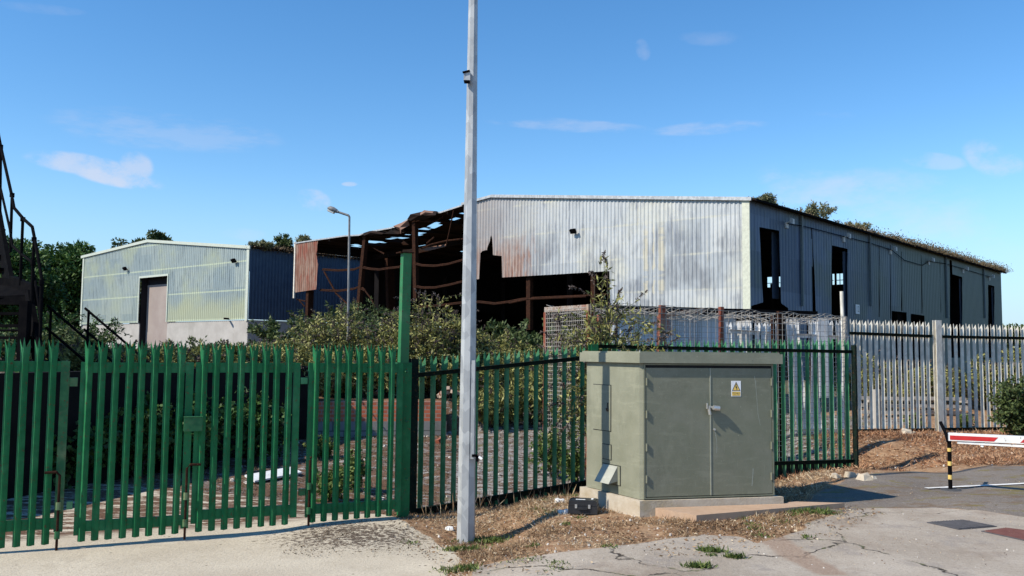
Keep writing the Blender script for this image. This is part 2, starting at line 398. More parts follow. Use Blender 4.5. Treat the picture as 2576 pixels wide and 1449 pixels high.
# ------------------------------------------------------------------ terrain
CP = np.array([(-4.78,8.3,-1.955),(-1.4,9.83,-1.89),(-.48,9.2,-1.975),(1.37,9.3,-1.72),(.87,10.17,-1.74),(2.93,9.78,-1.69),(-1.23,10.9,-2.06),
 (1.07,12.33,-2.0),(5.3,13.9,-1.88),(3.2,13.1,-1.93),(-.1,11.6,-2.03),(6.4,16.6,-1.46),(10.6,18.1,-1.52),(5.4,10.8,-1.65),(4.9,11.9,-1.61),(7.5,12.85,-1.6),(-4,5,-1.93),(0,5,-1.8),
 (4,5,-1.68),(8,6,-1.62),(8,9,-1.63),(-2.2,18.4,-1.80),(-5,14,-1.93),(-1,15,-1.86),(3,16,-1.75),(9,24,-1.35),(2,7.5,-1.75),(-1.5,7.3,-1.94),(1.88,8.9,-1.73),
 (-8,8,-1.95),(1.9,8.80,-1.70),(2.8,9.15,-1.70),(3.85,9.8,-1.71),(2.4,8.8,-1.715),(3.4,9.9,-1.69),(1.4,9.0,-1.72),(1.75,8.7,-1.72),(2.2,8.6,-1.72),(1.1,8.9,-1.77),(1.8,8.3,-1.74),(14,16,-1.5),(-3,9,-1.96)])
CP[:, 2] *= np.where(CP[:, 1] < 13, .980, .985)
W1 = (-6.6, 10.6); W2 = (-4.15, 18.3); W3 = (-1.15, 18.85)
def sst(t): t = np.clip(t, 0, 1); return t * t * (3 - 2 * t)
def ground_np(x, y):
    x = np.asarray(x, float); y = np.asarray(y, float)
    num = np.zeros_like(x); den = np.zeros_like(x)
    for cx, cy, cz in CP:
        w = 1.0 / ((x - cx) ** 2 + (y - cy) ** 2 + .08) ** 2.1
        num += w * cz; den += w
    low = num / den
    dx, dy = W2[0] - W1[0], W2[1] - W1[1]; L = math.hypot(dx, dy)
    sd = ((y - W1[1]) * dx - (x - W1[0]) * dy) / L           # positive = left of wall line
    left = sst(sd / .14)
    yb = W2[1] + (x - W2[0]) * (W3[1] - W2[1]) / (W3[0] - W2[0])
    backa = sst((y - yb) / .14); backb = sst((y - 17.0) / 6.0)
    k = sst((x - W3[0]) / 1.0 + .0)
    back = backa * (1 - k) + backb * k
    zl = -.36 ; zb = -1.05
    hl = low + (zl - low) * left * sst((y - 9.9) / .6)
    kk = sst((x + 6.5) / 2.5) * sst((y - 18.0) / .3)
    z = hl * (1 - kk) + (low + (zb - low) * back) * kk
    far = sst((y - 30) / 10); z = z * (1 - far) + (-1.1) * far
    return z + EZ
def ground(x, y): return float(ground_np(np.array([x]), np.array([y]))[0])
def gpx(px, py):
    r = ray(px, py); d = 9.0
    for _ in range(60):
        p = EYE + r * (d / r.y); g = ground(p.x, p.y)
        dn = (g - EZ) * r.y / r.z if r.z < -1e-5 else 60
        d += (dn - d) * .5
    p = EYE + r * (d / r.y); return Vector((p.x, p.y, ground(p.x, p.y)))
def gpoly(pts): return [tuple(gpx(*p)[:2]) for p in pts]
def pt_in(poly, x, y):
    inside = np.zeros(x.shape, bool); n = len(poly)
    for i in range(n):
        x0, y0 = poly[i]; x1, y1 = poly[(i + 1) % n]
        c = (y0 > y) != (y1 > y)
        with np.errstate(divide='ignore', invalid='ignore'): xi = (x1 - x0) * (y - y0) / (y1 - y0 + 1e-12) + x0
        inside ^= c & (x < xi)
    return inside
def sdist(poly, x, y):
    d = np.full(x.shape, 1e9); n = len(poly)
    for i in range(n):
        x0, y0 = poly[i]; x1, y1 = poly[(i + 1) % n]; ex, ey = x1 - x0, y1 - y0
        t = np.clip(((x - x0) * ex + (y - y0) * ey) / (ex * ex + ey * ey + 1e-12), 0, 1)
        d = np.minimum(d, np.hypot(x - x0 - ex * t, y - y0 - ey * t))
    return np.where(pt_in(poly, x, y), d, -d)
GP = gpx(998, 1302)
APRON = [(-30, 3), (-30, 12.5), (-5.5, 12.4), (GP.x - 1.2, 11.2), (GP.x, GP.y)] + gpoly([(1045, 1330), (1085, 1350), (1100, 1368), (1140, 1385), (1160, 1408), (1150, 1420), (1125, 1449)]) + [(-.6, 6.0), (-.6, 3)]
ROAD = [(-.45, 3), (-.42, 6)] + gpoly([(1185, 1449), (1195, 1425), (1300, 1404), (1450, 1385), (1600, 1368), (1700, 1353), (1780, 1345), (1860, 1350), (1905, 1366), (1960, 1352), (2030, 1330), (2020, 1318), (2080, 1297), (2180, 1278), (2350, 1277), (2470, 1284), (2576, 1300)]) + [(30, 5.5), (30, 3)]
ASPH = gpoly([(2080, 1297), (2000, 1285), (2030, 1262), (2060, 1235), (2130, 1205), (2200, 1190), (2300, 1186), (2440, 1178), (2576, 1172)]) + [(30, 13.5), (30, 5.5)] + gpoly([(2576, 1300), (2470, 1284), (2350, 1277), (2180, 1278)])
FA0 = at(1035, 900, 10.9); FA1 = at(1478, 900, 12.33); FB1 = at(2141, 900, 13.9); FG1 = at(2576, 900, 18.1)
YARD = [(-7, 11.5), (-5.4, 10.8), (-1.3, 10.9), (FA0.x, FA0.y + .1), (FA1.x, FA1.y + .1), (FB1.x, FB1.y + .4), (6.2, 17.2), (9, 19), (2, 21), (W3[0], W3[1] + .2), (W2[0], W2[1]), (W1[0], W1[1])]
def axis(segs):
    out = []
    for a, b, st in segs:
        n = max(1, int(round((b - a) / st))); out += [a + (b - a) * i / n for i in range(n)]
    out.append(segs[-1][1]); return np.array(out)
GXs = axis([(-3000, -300, 900), (-300, -60, 60), (-60, -14, 6), (-14, -7, .5), (-7, 10.5, .065), (10.5, 20, .6), (20, 60, 6), (60, 300, 60), (300, 3000, 900)])
GYs = axis([(-20, 4, 3), (4, 6, .4), (6, 13.2, .055), (13.2, 20.5, .12), (20.5, 30, .6), (30, 120, 9), (120, 400, 70), (400, 4000, 900)])
X, Y = np.meshgrid(GXs, GYs)
ap = sdist(APRON, X, Y); ro = sdist(ROAD, X, Y); asp = sdist(ASPH, X, Y); ya = sdist(YARD, X, Y)
Z = ground_np(X, Y)
def vnoise(x, y, sc, seed=0):
    x = x * sc; y = y * sc; xi = np.floor(x).astype(int); yi = np.floor(y).astype(int); fx = sst(x - xi); fy = sst(y - yi)
    def h(i, j): return np.mod(np.abs(np.sin(i * 127.1 + j * 311.7 + seed * 17.3) * 43758.5453), 1)
    return (h(xi, yi) * (1 - fx) + h(xi + 1, yi) * fx) * (1 - fy) + (h(xi, yi + 1) * (1 - fx) + h(xi + 1, yi + 1) * fx) * fy
near = (Y < 21) & (Y > 4) & (np.abs(X) < 14)
soil = np.clip(-np.maximum(np.maximum(ap, ro), asp) / .12, 0, 1)
Z += np.where(near, soil * ((vnoise(X, Y, 5, 1) - .5) * .035 + (vnoise(X, Y, 12, 2) - .5) * .018 - .012), 0)
Z += np.where(near, (1 - soil) * (vnoise(X, Y, 1.3, 3) - .5) * .012, 0)
Z += np.where((Y > 12.6) & (ya > 0) & near, (vnoise(X, Y, 3, 4) - .5) * .05, 0)
nx, ny = len(GXs), len(GYs)
# ---- shared ground shader, driven by signed distances stored on the mesh
def ground_mat(name):
    m = Mat(name, .92, 0, .2); v = m.world()
    wob = m.math('MULTIPLY', m.math('SUBTRACT', m.noise(v, 6, 5, .7), .5), .16)
    fine = m.noise(v, 45, 5, .75); med = m.noise(v, 7, 6, .7); big = m.noise(v, 1.1, 5, .6); tiny = m.noise(v, 160, 3, .7)
    # dry soil, straw litter and pale chips
    soilc = m.mix(m.step(med, .35, .65), (.20, .105, .055), (.34, .22, .13))
    soilc = m.mix(m.step(fine, .5, .68, 0, .8), soilc, (.50, .36, .22))
    soilc = m.mix(m.step(m.noise(v, 28, 4, .7), .60, .66, 0, .8), soilc, (.07, .045, .03))
    soilc = m.mix(m.step(m.vor(v, 26), .16, .12, 1, 0), soilc, soilc)
    chip = m.n('ShaderNodeTexVoronoi', feature='F1'); m.l(v, chip.inputs['Vector']); chip.inputs['Scale'].default_value = 17
    chipm = m.math('MULTIPLY', m.step(chip.outputs['Distance'], .12, .20, 1, 0), m.step(m.sep(chip.outputs['Color'])[0], .62, .66))
    soilc = m.mix(chipm, soilc, (.70, .67, .62))
    # yard: worn slate-coloured hardcore with brown moss in bands
    yv = m.world((1, 1, 1), (0, 0, -.4)); yb = m.noise(m.world((.8, 3.2, 1)), 3.2, 6, .75)
    yc = m.mix(m.step(fine, .3, .7), (.22, .205, .19), (.38, .36, .34))
    clump = m.math('ADD', m.math('MULTIPLY', m.noise(m.world((.7, 1.8, 1)), 8, 6, .8), .6), m.math('MULTIPLY', yb, .4))
    yc = m.mix(m.step(clump, .48, .53), yc, m.mix(m.step(m.noise(v, 30, 4), .4, .6), (.045, .030, .022), (.15, .085, .055)))
    yc = m.mix(m.step(m.noise(v, 22, 4), .60, .66, 0, .8), yc, (.05, .04, .03))
    yc = m.mix(m.step(m.noise(v, 2.2, 4), .56, .64, 0, .7), yc, (.13, .12, .05))
    # apron concrete
    ac = m.mix(m.step(big, .3, .7), (.47, .405, .31), (.56, .49, .38))
    ac = m.mix(m.step(fine, .47, .66, 0, .6), ac, (.30, .25, .185))
    ac = m.mix(m.step(m.noise(v, 2.6, 6, .75), .52, .66, 0, .4), ac, (.36, .30, .22))
    ac = m.mix(m.step(tiny, .58, .70, 0, .5), ac, (.66, .60, .50))
    px_, py_, _ = m.sep(v)
    mc = gpx(905, 1352)
    dd = m.math('SQRT', m.math('ADD', m.math('POWER', m.math('SUBTRACT', px_, mc.x - .1), 2), m.math('MULTIPLY', m.math('POWER', m.math('SUBTRACT', py_, mc.y + .12), 2), 1.7)))
    near_m = m.step(dd, .15, 1.5, .18, -.02)
    ms = m.step(m.math('ADD', m.noise(v, 17, 6, .85), near_m), .62, .665)
    ac = m.mix(m.math('MULTIPLY', ms, .93), ac, m.mix(m.step(fine, .4, .6), (.035, .026, .02), (.10, .065, .045)))
    sp = m.n('ShaderNodeTexVoronoi', feature='F1'); m.l(v, sp.inputs['Vector']); sp.inputs['Scale'].default_value = 8
    spm = m.math('MULTIPLY', m.step(sp.outputs['Distance'], .05, .15, 1, 0), m.step(m.sep(sp.outputs['Color'])[1], .72, .76))
    ac = m.mix(spm, ac, (.10, .08, .06))
    # road concrete: cracked slabs
    rc = m.mix(m.step(big, .3, .7), (.33, .275, .215), (.43, .37, .30))
    rc = m.mix(m.step(m.noise(v, 3.0, 6, .7), .50, .64, 0, .6), rc, (.27, .235, .205))
    rc = m.mix(m.step(fine, .48, .66, 0, .55), rc, (.19, .155, .12))
    rc = m.mix(m.step(m.noise(v, 14, 6, .8), .54, .66, 0, .5), rc, (.46, .41, .34))
    rc = m.mix(m.step(m.noise(v, .8, 6, .7), .52, .66, 0, .55), rc, (.22, .165, .12))
    rc = m.mix(m.step(tiny, .60, .7, 0, .35), rc, (.54, .49, .42))
    wv = m.n('ShaderNodeVectorMath', operation='ADD'); m.l(v, wv.inputs[0])
    nz = m.n('ShaderNodeTexNoise'); m.l(v, nz.inputs['Vector']); nz.inputs['Scale'].default_value = 2.4; nz.inputs['Detail'].default_value = 5
    sc_ = m.n('ShaderNodeVectorMath', operation='SCALE'); m.l(nz.outputs['Color'], sc_.inputs[0]); sc_.inputs['Scale'].default_value = .55; m.l(sc_.outputs[0], wv.inputs[1])
    ck = m.vor(wv.outputs[0], .55, 'DISTANCE_TO_EDGE')
    ckm = m.math('MULTIPLY', m.step(m.math('SUBTRACT', ck, m.math('MULTIPLY', m.math('SUBTRACT', m.noise(v, 20, 4, .8), .5), .03)), .002, .010, 1, 0), m.step(m.noise(v, 1.9, 5, .7), .42, .56))
    rc = m.mix(ckm, rc, m.mix(m.step(m.noise(v, 4, 3), .5, .6), (.05, .04, .03), (.09, .10, .035)))
    sl = m.attr('soilband')
    rc = m.mix(m.step(m.math('ADD', sl, wob), -.02, .06, 0, .85), rc, m.mix(m.step(fine, .4, .65), (.25, .17, .12), (.36, .27, .20)))
    # asphalt
    tc = m.mix(m.step(big, .35, .7), (.16, .132, .108), (.215, .182, .15))
    tc = m.mix(m.step(fine, .46, .66, 0, .7), tc, (.075, .07, .065))
    tc = m.mix(m.step(m.noise(v, 16, 6, .8), .56, .66, 0, .6), tc, (.27, .25, .23))
    tc = m.mix(m.step(tiny, .60, .68, 0, .8), tc, (.42, .40, .37))
    tc = m.mix(m.step(m.noise(m.world((.7, 1.6, 1)), 1.5, 6, .75), .52, .62, 0, .85), tc, (.15, .10, .06))
    tc = m.mix(m.step(m.noise(m.world((.7, 1.6, 1)), 2.6, 6, .75), .54, .62, 0, .8), tc, (.16, .13, .035))
    col = m.mix(m.step(m.math('ADD', m.attr('yard'), wob), -.05, .05), soilc, yc)
    # scrub beyond the yard
    gx = m.mix(m.step(med, .4, .6), (.08, .075, .035), (.17, .13, .075))
    col = m.mix(m.step(m.attr('far'), .4, .6), col, gx)
    col = m.mix(m.step(m.math('ADD', m.attr('asph'), wob), -.01, .02), col, tc)
    col = m.mix(m.step(m.math('ADD', m.attr('road'), m.math('MULTIPLY', wob, .5)), -.01, .012), col, rc)
    col = m.mix(m.step(m.math('ADD', m.attr('apron'), m.math('MULTIPLY', wob, .5)), -.01, .012), col, ac)
    # moss over the part of the apron behind the gates
    mb_ = m.math('MULTIPLY', m.attr('behind'), m.step(m.noise(m.world((.8, 2.5, 1)), 2.5, 6, .75), .44, .50))
    col = m.mix(mb_, col, m.mix(m.step(fine, .4, .65), (.085, .045, .028), (.19, .11, .065)))
    m.base(col)
    h = m.math('ADD', m.math('MULTIPLY', fine, .6), m.math('MULTIPLY', med, .6)); h = m.math('SUBTRACT', h, m.math('MULTIPLY', m.math('MULTIPLY', ckm, m.step(m.attr('road'), 0, .05)), .7))
    m.bump(h, .7, .02); return m.m
GMAT = ground_mat('weathered_ground')
band = gpoly([(1880, 1345), (1960, 1340), (2030, 1385), (2150, 1449), (2060, 1449), (1960, 1400)])
sb = sdist(band, X, Y)
gateD = azd(67); gateO = at(20, 872, 8.3)
beh = ((X - gateO.x) * (-gateD.y) + (Y - gateO.y) * gateD.x)    # positive behind the gates
behind = np.clip((beh - .45) / .3, 0, 1) * (X < FA0.x + .3)
fa = np.clip((Y - 21) / 2, 0, 1) + ((X < -4.5) & (Y > 19)) + (sdist([(-60, 11), (-6.7, 11), (-4.3, 18.4), (-4.3, 21), (-60, 21)], X, Y) > 0)
fa = np.clip(fa, 0, 1)
quadk = np.arange((nx - 1) * (ny - 1)); qi = quadk // (nx - 1); qj = quadk % (nx - 1)
q00 = qi * nx + qj; Q = np.stack([q00, q00 + 1, q00 + nx + 1, q00 + nx], 1)
def cen(a): f = a.ravel(); return f[Q].mean(1)
c_ap, c_ro, c_as = cen(ap), cen(ro), cen(asp)
cls = np.where(c_ap > 0, 1, np.where(c_ro > 0, 2, np.where(c_as > 0, 3, 0)))
V3 = np.stack([X.ravel(), Y.ravel(), Z.ravel()], 1)
A = {'apron': ap, 'road': ro, 'asph': asp, 'yard': ya, 'soilband': sb, 'behind': behind, 'far': fa}
for c, nm, lab in ((0, 'ground', 'dry soil, straw and moss covered yard around the sheds'), (1, 'pavement', 'pale concrete apron running under the green gates'),
                   (2, 'road', 'cracked grey concrete road in the foreground'), (3, 'asphalt_road', 'dark mossy asphalt beneath the barrier')):
    fq = Q[cls == c]; used = np.unique(fq); remap = np.full(nx * ny, -1); remap[used] = np.arange(len(used)); fr = remap[fq]
    me = bpy.data.meshes.new(nm); me.vertices.add(len(used)); me.vertices.foreach_set('co', V3[used].astype(np.float32).ravel())
    me.loops.add(fr.size); me.loops.foreach_set('vertex_index', fr.astype(np.int32).ravel())
    me.polygons.add(len(fr)); me.polygons.foreach_set('loop_start', np.arange(0, fr.size, 4, dtype=np.int32)); me.polygons.foreach_set('loop_total', np.full(len(fr), 4, dtype=np.int32))
    for k, a in A.items():
        t_ = me.attributes.new(k, 'FLOAT', 'POINT'); t_.data.foreach_set('value', np.clip(a.ravel()[used], -3, 3).astype(np.float32))
    me.polygons.foreach_set('use_smooth', np.ones(len(fr), bool))
    me.materials.append(GMAT); me.update(calc_edges=True)
    o = bpy.data.objects.new(nm, me); COL.objects.link(o); tag(o, kind='structure', label=lab, cat='ground')

def sheet(name, poly, mat, dz=.004, thick=.0, **k):
    mb = MB(); mb.prism(poly, lambda x, y: ground(x, y) - .02, lambda x, y: ground(x, y) + dz + thick); return mb
# road line and covers
def strip(p0, p1, w, n=24):
    mb = MB(); a = gpx(*p0); b = gpx(*p1)
    for i in range(n):
        u = a.lerp(b, i / n); v = a.lerp(b, (i + 1) / n); mb_ = (v - u); side = Vector((-mb_.y, mb_.x, 0)).normalized() * w / 2
        vs = [u - side, v - side, v + side, u + side]
        mb.add([(p.x, p.y, ground(p.x, p.y) + .012) for p in vs], [(0, 1, 2, 3)])
    return mb
LINEP = simple('worn_line_paint', (.62, .60, .56), (.80, .79, .76), 7, .8, .2, (.40, .36, .32))
tag(strip((2330, 1230), (3100, 1190), .075, 60).build('line_marking', LINEP), kind='structure', label='thin white line painted on the asphalt under the barrier', cat='marking')
COVER_K = simple('dark_cast_iron', (.07, .068, .072), (.10, .095, .10), 14, .8, .6, None, 60)
COVER_R = simple('red_cast_iron', (.13, .055, .048), (.17, .075, .062), 14, .8, .6, None, 60)
for pts, mt, lab in (([(2331, 1315), (2424, 1309), (2508, 1325), (2411, 1333)], COVER_K, 'dark grey rectangular access cover set in the concrete road'),
                     ([(2468, 1337), (2530, 1329), (2700, 1350), (2650, 1376)], COVER_R, 'dull red rectangular access cover cut by the right edge')):
    P = gpoly(pts); root = thing('manhole_cover', (*P[0], ground(*P[0])), lab, 'manhole cover')
    fr = MB(); cx_ = sum(p[0] for p in P) / 4; cy_ = sum(p[1] for p in P) / 4
    fr.prism(P, lambda x, y: ground(x, y) - .05, lambda x, y: ground(x, y) + .006); fr.build('frame', COVER_K, root)
    I = [(cx_ + (p[0] - cx_) * .93, cy_ + (p[1] - cy_) * .93) for p in P]
    pl = MB(); pl.prism(I, lambda x, y: ground(x, y) - .03, lambda x, y: ground(x, y) + .011)
    for i in range(1, 12):
        a = Vector((*I[0], 0)).lerp(Vector((*I[1], 0)), i / 12); b = Vector((*I[3], 0)).lerp(Vector((*I[2], 0)), i / 12)
        pl.beam((a.x, a.y, ground(a.x, a.y) + .012), (b.x, b.y, ground(b.x, b.y) + .012), .012, .004)
    pl.build('plate', mt, root)

# ------------------------------------------------------------------ palisade parts
def pale_mesh(name, mat, L, w=.068, d=.024, convex=True, tip=.10, splay=.024, sh=.0):
    """W-section pale: x along the fence, -y to the camera, z up from 0 to L"""
    s = -1 if convex else 1
    q = -.10 * w
    prof = [(-w / 2, 0), (q - w * .06, s * d * 1.4), (q - w * .01, s * d * 1.25), (q + w * .03, s * d * 1.25), (q + w * .08, s * d * 1.4), (w / 2, 0)]
    mb = MB(); th = .0035; zt = L - tip; zs = L - tip * 2.6
    def lay(z, k=0, tw=0): return [(x + (-splay * k if i < 2 else splay * k if i > 3 else 0), y + (-s * splay * .5 * k if i < 2 or i > 3 else s * splay * .3 * k), z) for i, (x, y) in enumerate(prof)]
    A0, A1 = lay(0), lay(zs); A2 = lay(zt, .45)
    vs = []
    for l in (A0, A1, A2):
        vs += l; vs += [(x, y + th, z) for x, y, z in l]
    fs = []
    for r in range(2):
        for i in range(5):
            a = r * 12 + i; fs.append((a, a + 1, a + 13, a + 12)); a += 6; fs.append((a + 1, a, a + 12, a + 13))
        fs.append((r * 12, r * 12 + 12, r * 12 + 18, r * 12 + 6)); fs.append((r * 12 + 5, r * 12 + 11, r * 12 + 23, r * 12 + 17))
    mb.add(vs, fs)
    for (i, j, kx, ky, dz) in ((0, 1, -splay, -s * splay * .7, -.018), (2, 3, 0, s * splay * .35, 0), (4, 5, splay, -s * splay * .7, -.018)):
        a, b = A2[i], A2[j]; tx = (a[0] + b[0]) / 2 + kx * .55; ty = (a[1] + b[1]) / 2 + ky * .55
        if (i, j) == (2, 3): a, b = A2[1], A2[4]
        T = (tx, ty, L + dz)
        q = [a, b, T, (a[0], a[1] + th, a[2]), (b[0], b[1] + th, b[2]), (T[0], T[1] + th, T[2])]
        mb.add(q, [(0, 1, 2), (5, 4, 3), (0, 2, 5, 3), (1, 4, 5, 2)])
    me = bpy.data.meshes.new(name); me.from_pydata(mb.v, [], mb.f); me.materials.append(mat); me.update(); return me

KICK = simple('dark_foot_strip', (.012, .011, .010), (.03, .027, .024), 18, 1, .3, (.05, .045, .04))  # near-black strip from the ground to just under the lower rail
# ------------------------------------------------------------------ green gates
G = Wall(gateO, gateD)
gate_pale = pale_mesh('gate_pale', GREEN, 1.94, .067)
def gate_leaf(label, pales, left_stile, right_stile, rails, hinge=None):
    s_l = G.hit(left_stile[0], 950)[0] if left_stile else G.hit(-140, 950)[0]
    s_r = G.hit(right_stile[1], 950)[0] if right_stile else s_l + 1
    b0 = G.P((s_l + s_r) / 2, 0); root = thing('gate_leaf', (b0.x, b0.y, ground(b0.x, b0.y)), label, 'gate', 'leaves of the green palisade gate')
    fr = MB()
    zt = G.hit(*rails[0])[1]; zb = G.hit(*rails[1])[1]
    for st in (left_stile, right_stile):
        if not st: continue
        a = G.hit(st[0], 1000)[0]; b = G.hit(st[1], 1000)[0]; G.wbox(fr, a, b, zb - .03, zt + .004, -.05, .0)
        fr.build('stile', GREEN_OLD if st is right_stile and left_stile is None else GREEN, root); fr = MB()
    for z, nm in ((zt, 'rail'), (zb, 'rail')):
        fr = MB()
        a = G.hit(left_stile[1], 1000)[0] if left_stile else s_l; b = G.hit(right_stile[0], 1000)[0] if right_stile else s_r
        if z == zt: G.wbox(fr, a, b, zt - .10, zt, -.047, -.005)
        else: G.wbox(fr, a, b, zb, zb + .10, -.047, -.005)
        fr.build(nm, GREEN, root)
    for x in pales:
        s0, ztop = G.hit(x, 850 + x * .0175 - 3); _, zbot = G.hit(x - 20, 1378 - (x - 27) * .0834)
        part_inst('pale', gate_pale, root, G.P(s0, zbot, .004), G.ang + random.uniform(-.05, .05), (1, 1, (ztop - zbot) / 1.94)).rotation_euler.y = random.uniform(-.004, .004)
    return root
gl1 = gate_leaf('leftmost green gate leaf, cut by the left edge of the photo', [-112, -76, -41, -6, 29, 67, 102, 138], None, (150, 172), ((150, 909), (150, 1330)))
gl2 = gate_leaf('green gate leaf with eight pales left of the lock box', [227, 260, 293, 328, 361, 393, 426, 458], (200, 218), (466, 485), ((240, 912), (240, 1336)))
gl3 = gate_leaf('green gate leaf with eight pales right of the lock box', [516, 548, 579, 610, 640, 670, 699, 729], (491, 509), (738, 754), ((600, 913), (600, 1303)))
gl4 = gate_leaf('narrow green gate leaf hung beside the tall green post', [797, 825, 853, 880, 907, 933, 960, 987], (776, 791), (1000, 1013), ((880, 914), (880, 1288)))
def gbox(px0, px1, py0, py1, o0, o1, name, mat, root):
    a = G.hit((px0 + px1) / 2, py1)[1]; b = G.hit((px0 + px1) / 2, py0)[1]; m_ = (py0 + py1) / 2
    mb = MB(); G.wbox(mb, G.hit(px0, m_)[0], G.hit(px1, m_)[0], a, b, o0, o1); return mb.build(name, mat, root)
gbox(173, 195, 950, 972, -.05, -.005, 'hinge', GREEN_OLD, gl2); gbox(167, 182, 1262, 1282, -.05, -.005, 'hinge', GREEN_DULL, gl2)
gbox(757, 774, 950, 966, -.05, -.005, 'hinge', GREEN_DULL, gl4); gbox(752, 768, 1230, 1247, -.05, -.005, 'hinge', GREEN_OLD, gl4)
mb = MB(); s0 = G.hit(462, 1060)[0]; s1 = G.hit(508, 1060)[0]; z0 = G.hit(485, 1083)[1]; z1 = G.hit(485, 1048)[1]
G.wbox(mb, s0, s1, z0, z1, .03, .10); G.wbox(mb, s0 - .004, s1 + .004, z1, z1 + .006, .03, .106)
lb = mb.build('lock_box', GREEN_OLD, gl3)
def drop_bolt(root, px, ytop, ybot, dirx):
    mb = MB(); s0, zt = G.hit(px, ytop); _, zb = G.hit(px - 3, ybot)
    pts = [G.P(s0 + dirx * .13, zt, .055), G.P(s0 + dirx * .03, zt + .003, .055), G.P(s0, zt - .03, .055), G.P(s0, (zt + zb) / 2, .055), G.P(s0, zb, .055)]
    mb.tube(pts, .0125, 8); b = mb.build('drop_bolt', RUST, root)
    for y in (.42, .78):
        mb = MB(); z = zt + (zb - zt) * y; mb.tube([G.P(s0, z - .035, .055), G.P(s0, z + .035, .055)], .024, 10); G.wbox(mb, s0 - .02, s0 + .02, z - .03, z + .03, -.01, .04); mb.build('bolt_collar', GREEN_OLD, b)
drop_bolt(gl1, 152, 1186, 1388, -1); drop_bolt(gl2, 470, 1168, 1354, 1); drop_bolt(gl4, 778, 1150, 1320, .15)
# tall post
def tall_post():
    a = at(1014, 912, 9.98); t = at(1022, 637, 9.98); b = at(1008, 1297, 9.98); gz = ground(b.x, b.y)
    root = thing('gate_post', (b.x, b.y, gz), 'tall bright green box section post standing above the gates', 'post')
    ang = rad(8); ax = Vector((math.cos(ang), math.sin(ang), 0)); ay = Vector((-ax.y, ax.x, 0))
    rot = rad(28); ex = Vector((math.cos(rot), math.sin(rot), 0)); ey = Vector((-ex.y, ex.x, 0))
    mb = MB(); mb.box((a.x + .03, a.y, (a.z + gz - .1) / 2), ex * .056, ey * .05, Vector((0, 0, (a.z - gz + .1) / 2))); mb.build('lower_post', GREEN, root)
    mb = MB(); c = (a + t) / 2; dz = (t - a) / 2
    mb.box(c, ex * .050, ey * .046, dz); u = mb.build('upper_post', M_paint('bright_green_paint', (.016, .13, .04), (.022, .165, .052), .2, .6, (.07, .20, .08)), root)
    mb = MB(); mb.box(t + Vector((-.012, 0, .004)), ex * .085, ey * .07, Vector((0, 0, .006))); mb.build('cap_plate', RUST, u)
    mb = MB(); mb.box(a + Vector((-.02, -.02, -.004)), ex * .075, ey * .06, Vector((0, 0, .006))); mb.build('joint_plate', GREEN_OLD, root)
    for py in (935, 1060, 1205):
        p = at(1020, py, 9.90); mb = MB(); mb.tube([p, p + ex * .02 + Vector((.02, -.06, 0))], .009, 6); mb.build('bolt', GREEN_OLD, root)
tall_post()

# ------------------------------------------------------------------ palisade fences
def palisade(label, w, s0, s1, z_top, z_bot, mat, n, rail_mat, rails, name='palisade_fence', posts=(), w_p=.070, rail_front=True, tilt=0, drop=None, jit=0, kick=False):
    L = z_top(0) - z_bot(0)
    pm = pale_mesh(name + '_pale', mat, L, w_p, .024, convex=not rail_front)
    b0 = w.P((s0 + s1) / 2, 0); root = thing(name, (b0.x, b0.y, ground(b0.x, b0.y)), label, 'fence')
    for i in range(n):
        u = (i + .5) / n
        if drop and i in drop: continue
        s = s0 + (s1 - s0) * u
        zb = z_bot(u); zt = z_top(u)
        o = part_inst('pale', pm, root, w.P(s, zb, -.012 if rail_front else .01), w.ang + (random.uniform(-jit, jit)), (1, 1, (zt - zb) / L * random.uniform(.995, 1.005)))
        if tilt or jit: o.rotation_euler = (random.uniform(-jit, jit) * .4, tilt + random.uniform(-jit, jit) * .5, o.rotation_euler.z)
    for ra, rb, hh in rails:
        mb = MB(); o0, o1 = (.0, .008) if rail_front else (-.030, -.02)
        a = w.P(s0 - .02, 0, (o0 + o1) / 2); b = w.P(s1 + .02, 0, (o0 + o1) / 2)
        a.z = ra; b.z = rb; d = (b - a); L_ = d.length; d.normalize(); upv = w.N.cross(d).normalized()
        if upv.z < 0: upv = -upv
        mb.box((a + b) / 2, d * (L_ / 2), w.N * .004, upv * (hh / 2))
        f = (a + b) / 2 + upv * (hh / 2 - .003) + w.N * (.024 if rail_front else -.024)
        mb.box(f, d * (L_ / 2), w.N * .022, upv * .003)
        mb.build('rail', rail_mat, root)
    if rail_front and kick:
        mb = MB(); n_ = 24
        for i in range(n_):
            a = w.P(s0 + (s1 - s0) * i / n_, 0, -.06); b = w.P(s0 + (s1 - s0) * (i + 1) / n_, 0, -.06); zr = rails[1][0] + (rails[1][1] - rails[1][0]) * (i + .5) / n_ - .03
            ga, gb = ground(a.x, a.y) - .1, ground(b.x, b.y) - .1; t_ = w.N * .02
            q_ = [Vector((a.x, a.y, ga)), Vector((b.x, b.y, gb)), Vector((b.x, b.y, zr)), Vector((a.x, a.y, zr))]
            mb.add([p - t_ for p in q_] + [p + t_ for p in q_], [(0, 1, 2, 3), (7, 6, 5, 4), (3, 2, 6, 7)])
        mb.build('foot_strip', KICK, root)
    for (sp, zt, wd, mt) in posts:
        mb = MB(); p = w.P(sp, 0); g = ground(p.x, p.y)
        off = .02 if rail_front else -.09
        w.wbox(mb, sp - wd / 2, sp + wd / 2, g - .1, zt, off, off + .012); w.wbox(mb, sp - .006, sp + .006, g - .1, zt, off + .012, off + .08); w.wbox(mb, sp - wd / 2, sp + wd / 2, g - .1, zt, off + .08, off + .09)
        mb.build('post', mt, root)
    return root
WA = Wall(FA0, (FA1 - FA0)); LA = math.hypot(FA1.x - FA0.x, FA1.y - FA0.y)
def zw(w, px, py): return w.hit(px, py)[1]
